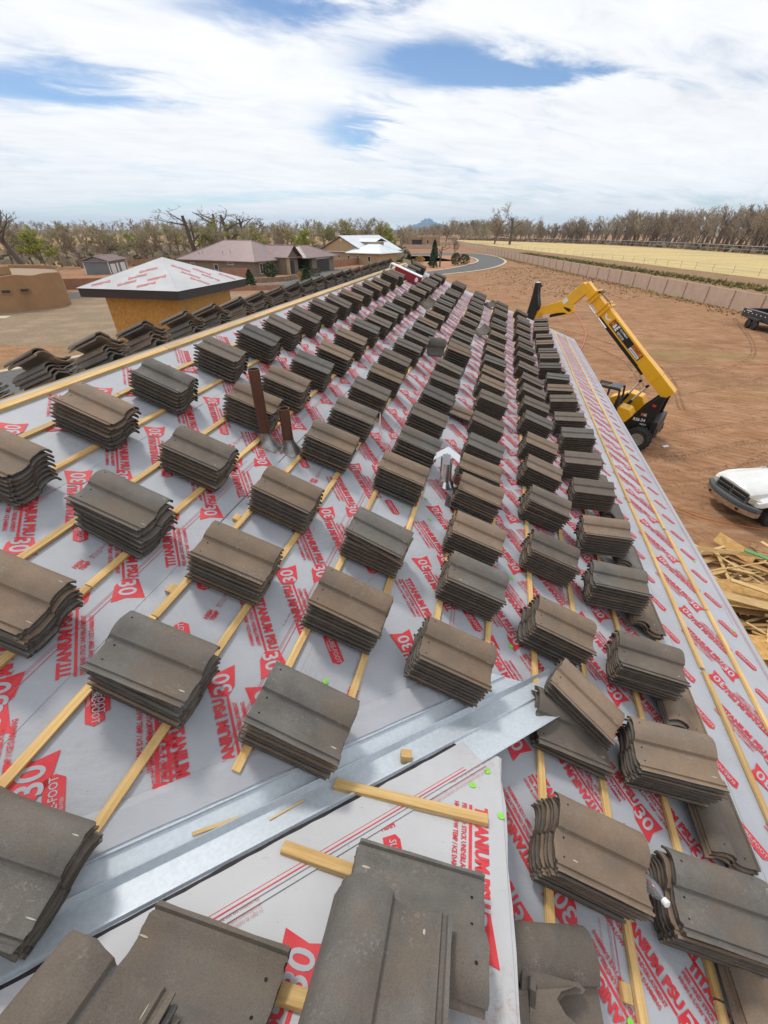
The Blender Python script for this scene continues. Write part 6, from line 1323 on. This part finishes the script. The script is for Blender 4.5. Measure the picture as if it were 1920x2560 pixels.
for k in range(40): t = hz.random(); x, y = 6.8 + t + hz.uniform(-.3, 2.0), 4 + 4.2 * t; mb.box((x, y, .02), (hz.uniform(.1, .4), hz.uniform(.05, .2), .02), Matrix.Rotation(hz.uniform(0, 3), 3, 'Z'))
lab(mb.build('wood_chips', MT['wood_dark']), 'bark and small chips under the scrap heap', 'wood chips', kind='stuff')
# cords, litter
def cord(name, pts, r, m, label): mb = MB(); mb.tube([(q.x, q.y, .012 + q.z) for q in smoothline(pts, 8)], r, 6); return lab(mb.build(name, m, smooth=True), label, 'cord')
cord('extension_cord', [(7.2, 10.8, 0), (8.5, 10.1, 0), (8.8, 9.85, 0), (9.2, 9.42, 0), (9.9, 9.1, 0), (10.4, 8.92, 0), (11.4, 8.6, 0), (13, 8.7, 0)], .011, mat('cord_orange', (.60, .17, .03), .55), 'orange extension cord on the dirt in front of the pickup')
cord('strap', [(20.2, 48.5, 0), (18.1, 40.8, .02), (16.4, 35.4, .03), (15.5, 33.2, .02), (13.9, 29.9, .02), (12.2, 27, 0)], .035, mat('strap_pink', (.55, .16, .12), .6), 'faded red strap lying on the dirt behind the boom')
mb = MB(); mb.box((10.75, 14.1, .03), (.26, .09, .05), Matrix.Rotation(.3, 3, 'Z')); lab(mb.build('litter', MT['white'], bevel=.01), 'white scrap of litter on the dirt beside the telehandler wheel', 'litter')
# tyre ruts pressed into the lot: low ridges of lugged tracks
rt = MB(); rz = random.Random(19)
def track(pts, w=.44, step=.19):
    P = smoothline(pts, 30); d = 0
    for a, b in zip(P, P[1:]):
        L = (b - a).length; t = (b - a) / L; s = Vector((-t.y, t.x, 0))
        while d < L:
            q = a + t * d
            for sg in (-1, 1):
                if rz.random() < .2: continue
                c0 = q + s * sg * .02; c1 = q + s * sg * w / 2 - t * .10; h = rz.uniform(.03, .055); e = t * .045
                rt.add([c0 - e, c1 - e, c1 + e, c0 + e, (c0 + c1) / 2 + Vector((0, 0, h)) - s * .02, (c0 + c1) / 2 + Vector((0, 0, h)) + s * .02], [(0, 1, 5, 4), (1, 2, 5), (2, 3, 4, 5), (3, 0, 4)])
            d += step
        d -= L
for o_ in (0, 1.75):
    track([(9.5 + o_ * .3, 13.2 + o_), (14, 14.2 + o_), (22, 17 + o_), (34, 21 + o_)]); track([(9 + o_, 11.2), (13 + o_, 12.0 + o_), (20, 13.6 + o_), (33, 15 + o_)]); track([(7.9, 12.0 + o_ * .6), (11, 12.2 + o_ * .6), (16, 13 + o_), (30, 13 + o_ * 1.2)])
    track([(10 + o_, 21), (17, 22.5 + o_), (26, 21 + o_), (34, 24 + o_)]); track([(8.5, 16 + o_), (13, 19 + o_), (24, 25 + o_ * 1.4), (33, 40 + o_)]); track([(12 + o_, 18), (15 + o_, 26), (13 + o_, 36), (3 + o_, 52)])
for k in range(2600): x, y = rz.uniform(7, 35), rz.uniform(8, 60); s_ = rz.uniform(.015, .05); rt.add([(x - s_, y, 0), (x, y - s_, 0), (x + s_, y, 0), (x, y + s_, 0), (x, y, s_)], [(0, 1, 4), (1, 2, 4), (2, 3, 4), (3, 0, 4)])
lab(rt.build('tyre_ruts', mat('churned_dirt', (.37, .215, .125), .95, (.28, .15, .08), 3, 5)), 'lugged tyre tracks and clods pressed into the reddish dirt', 'tracks', kind='stuff')
# ------------------------------------------------------------------ air
hz_ = MB(); hz_.box((0, 4550, 99), (17200, 10300, 202)); hm = bpy.data.materials.new('haze'); hm.use_nodes = True; t = hm.node_tree; t.nodes.remove(t.nodes['Principled BSDF'])
pv_ = t.nodes.new('ShaderNodeVolumePrincipled'); pv_.inputs['Color'].default_value = (.50, .74, 1, 1); pv_.inputs['Density'].default_value = .00009; pv_.inputs['Anisotropy'].default_value = .0; t.links.new(pv_.outputs[0], t.nodes['Material Output'].inputs['Volume'])
if HAZE:
    ho = hz_.build('haze', hm); ho['kind'] = 'stuff'; lab(ho, 'thin pale air haze', 'haze')
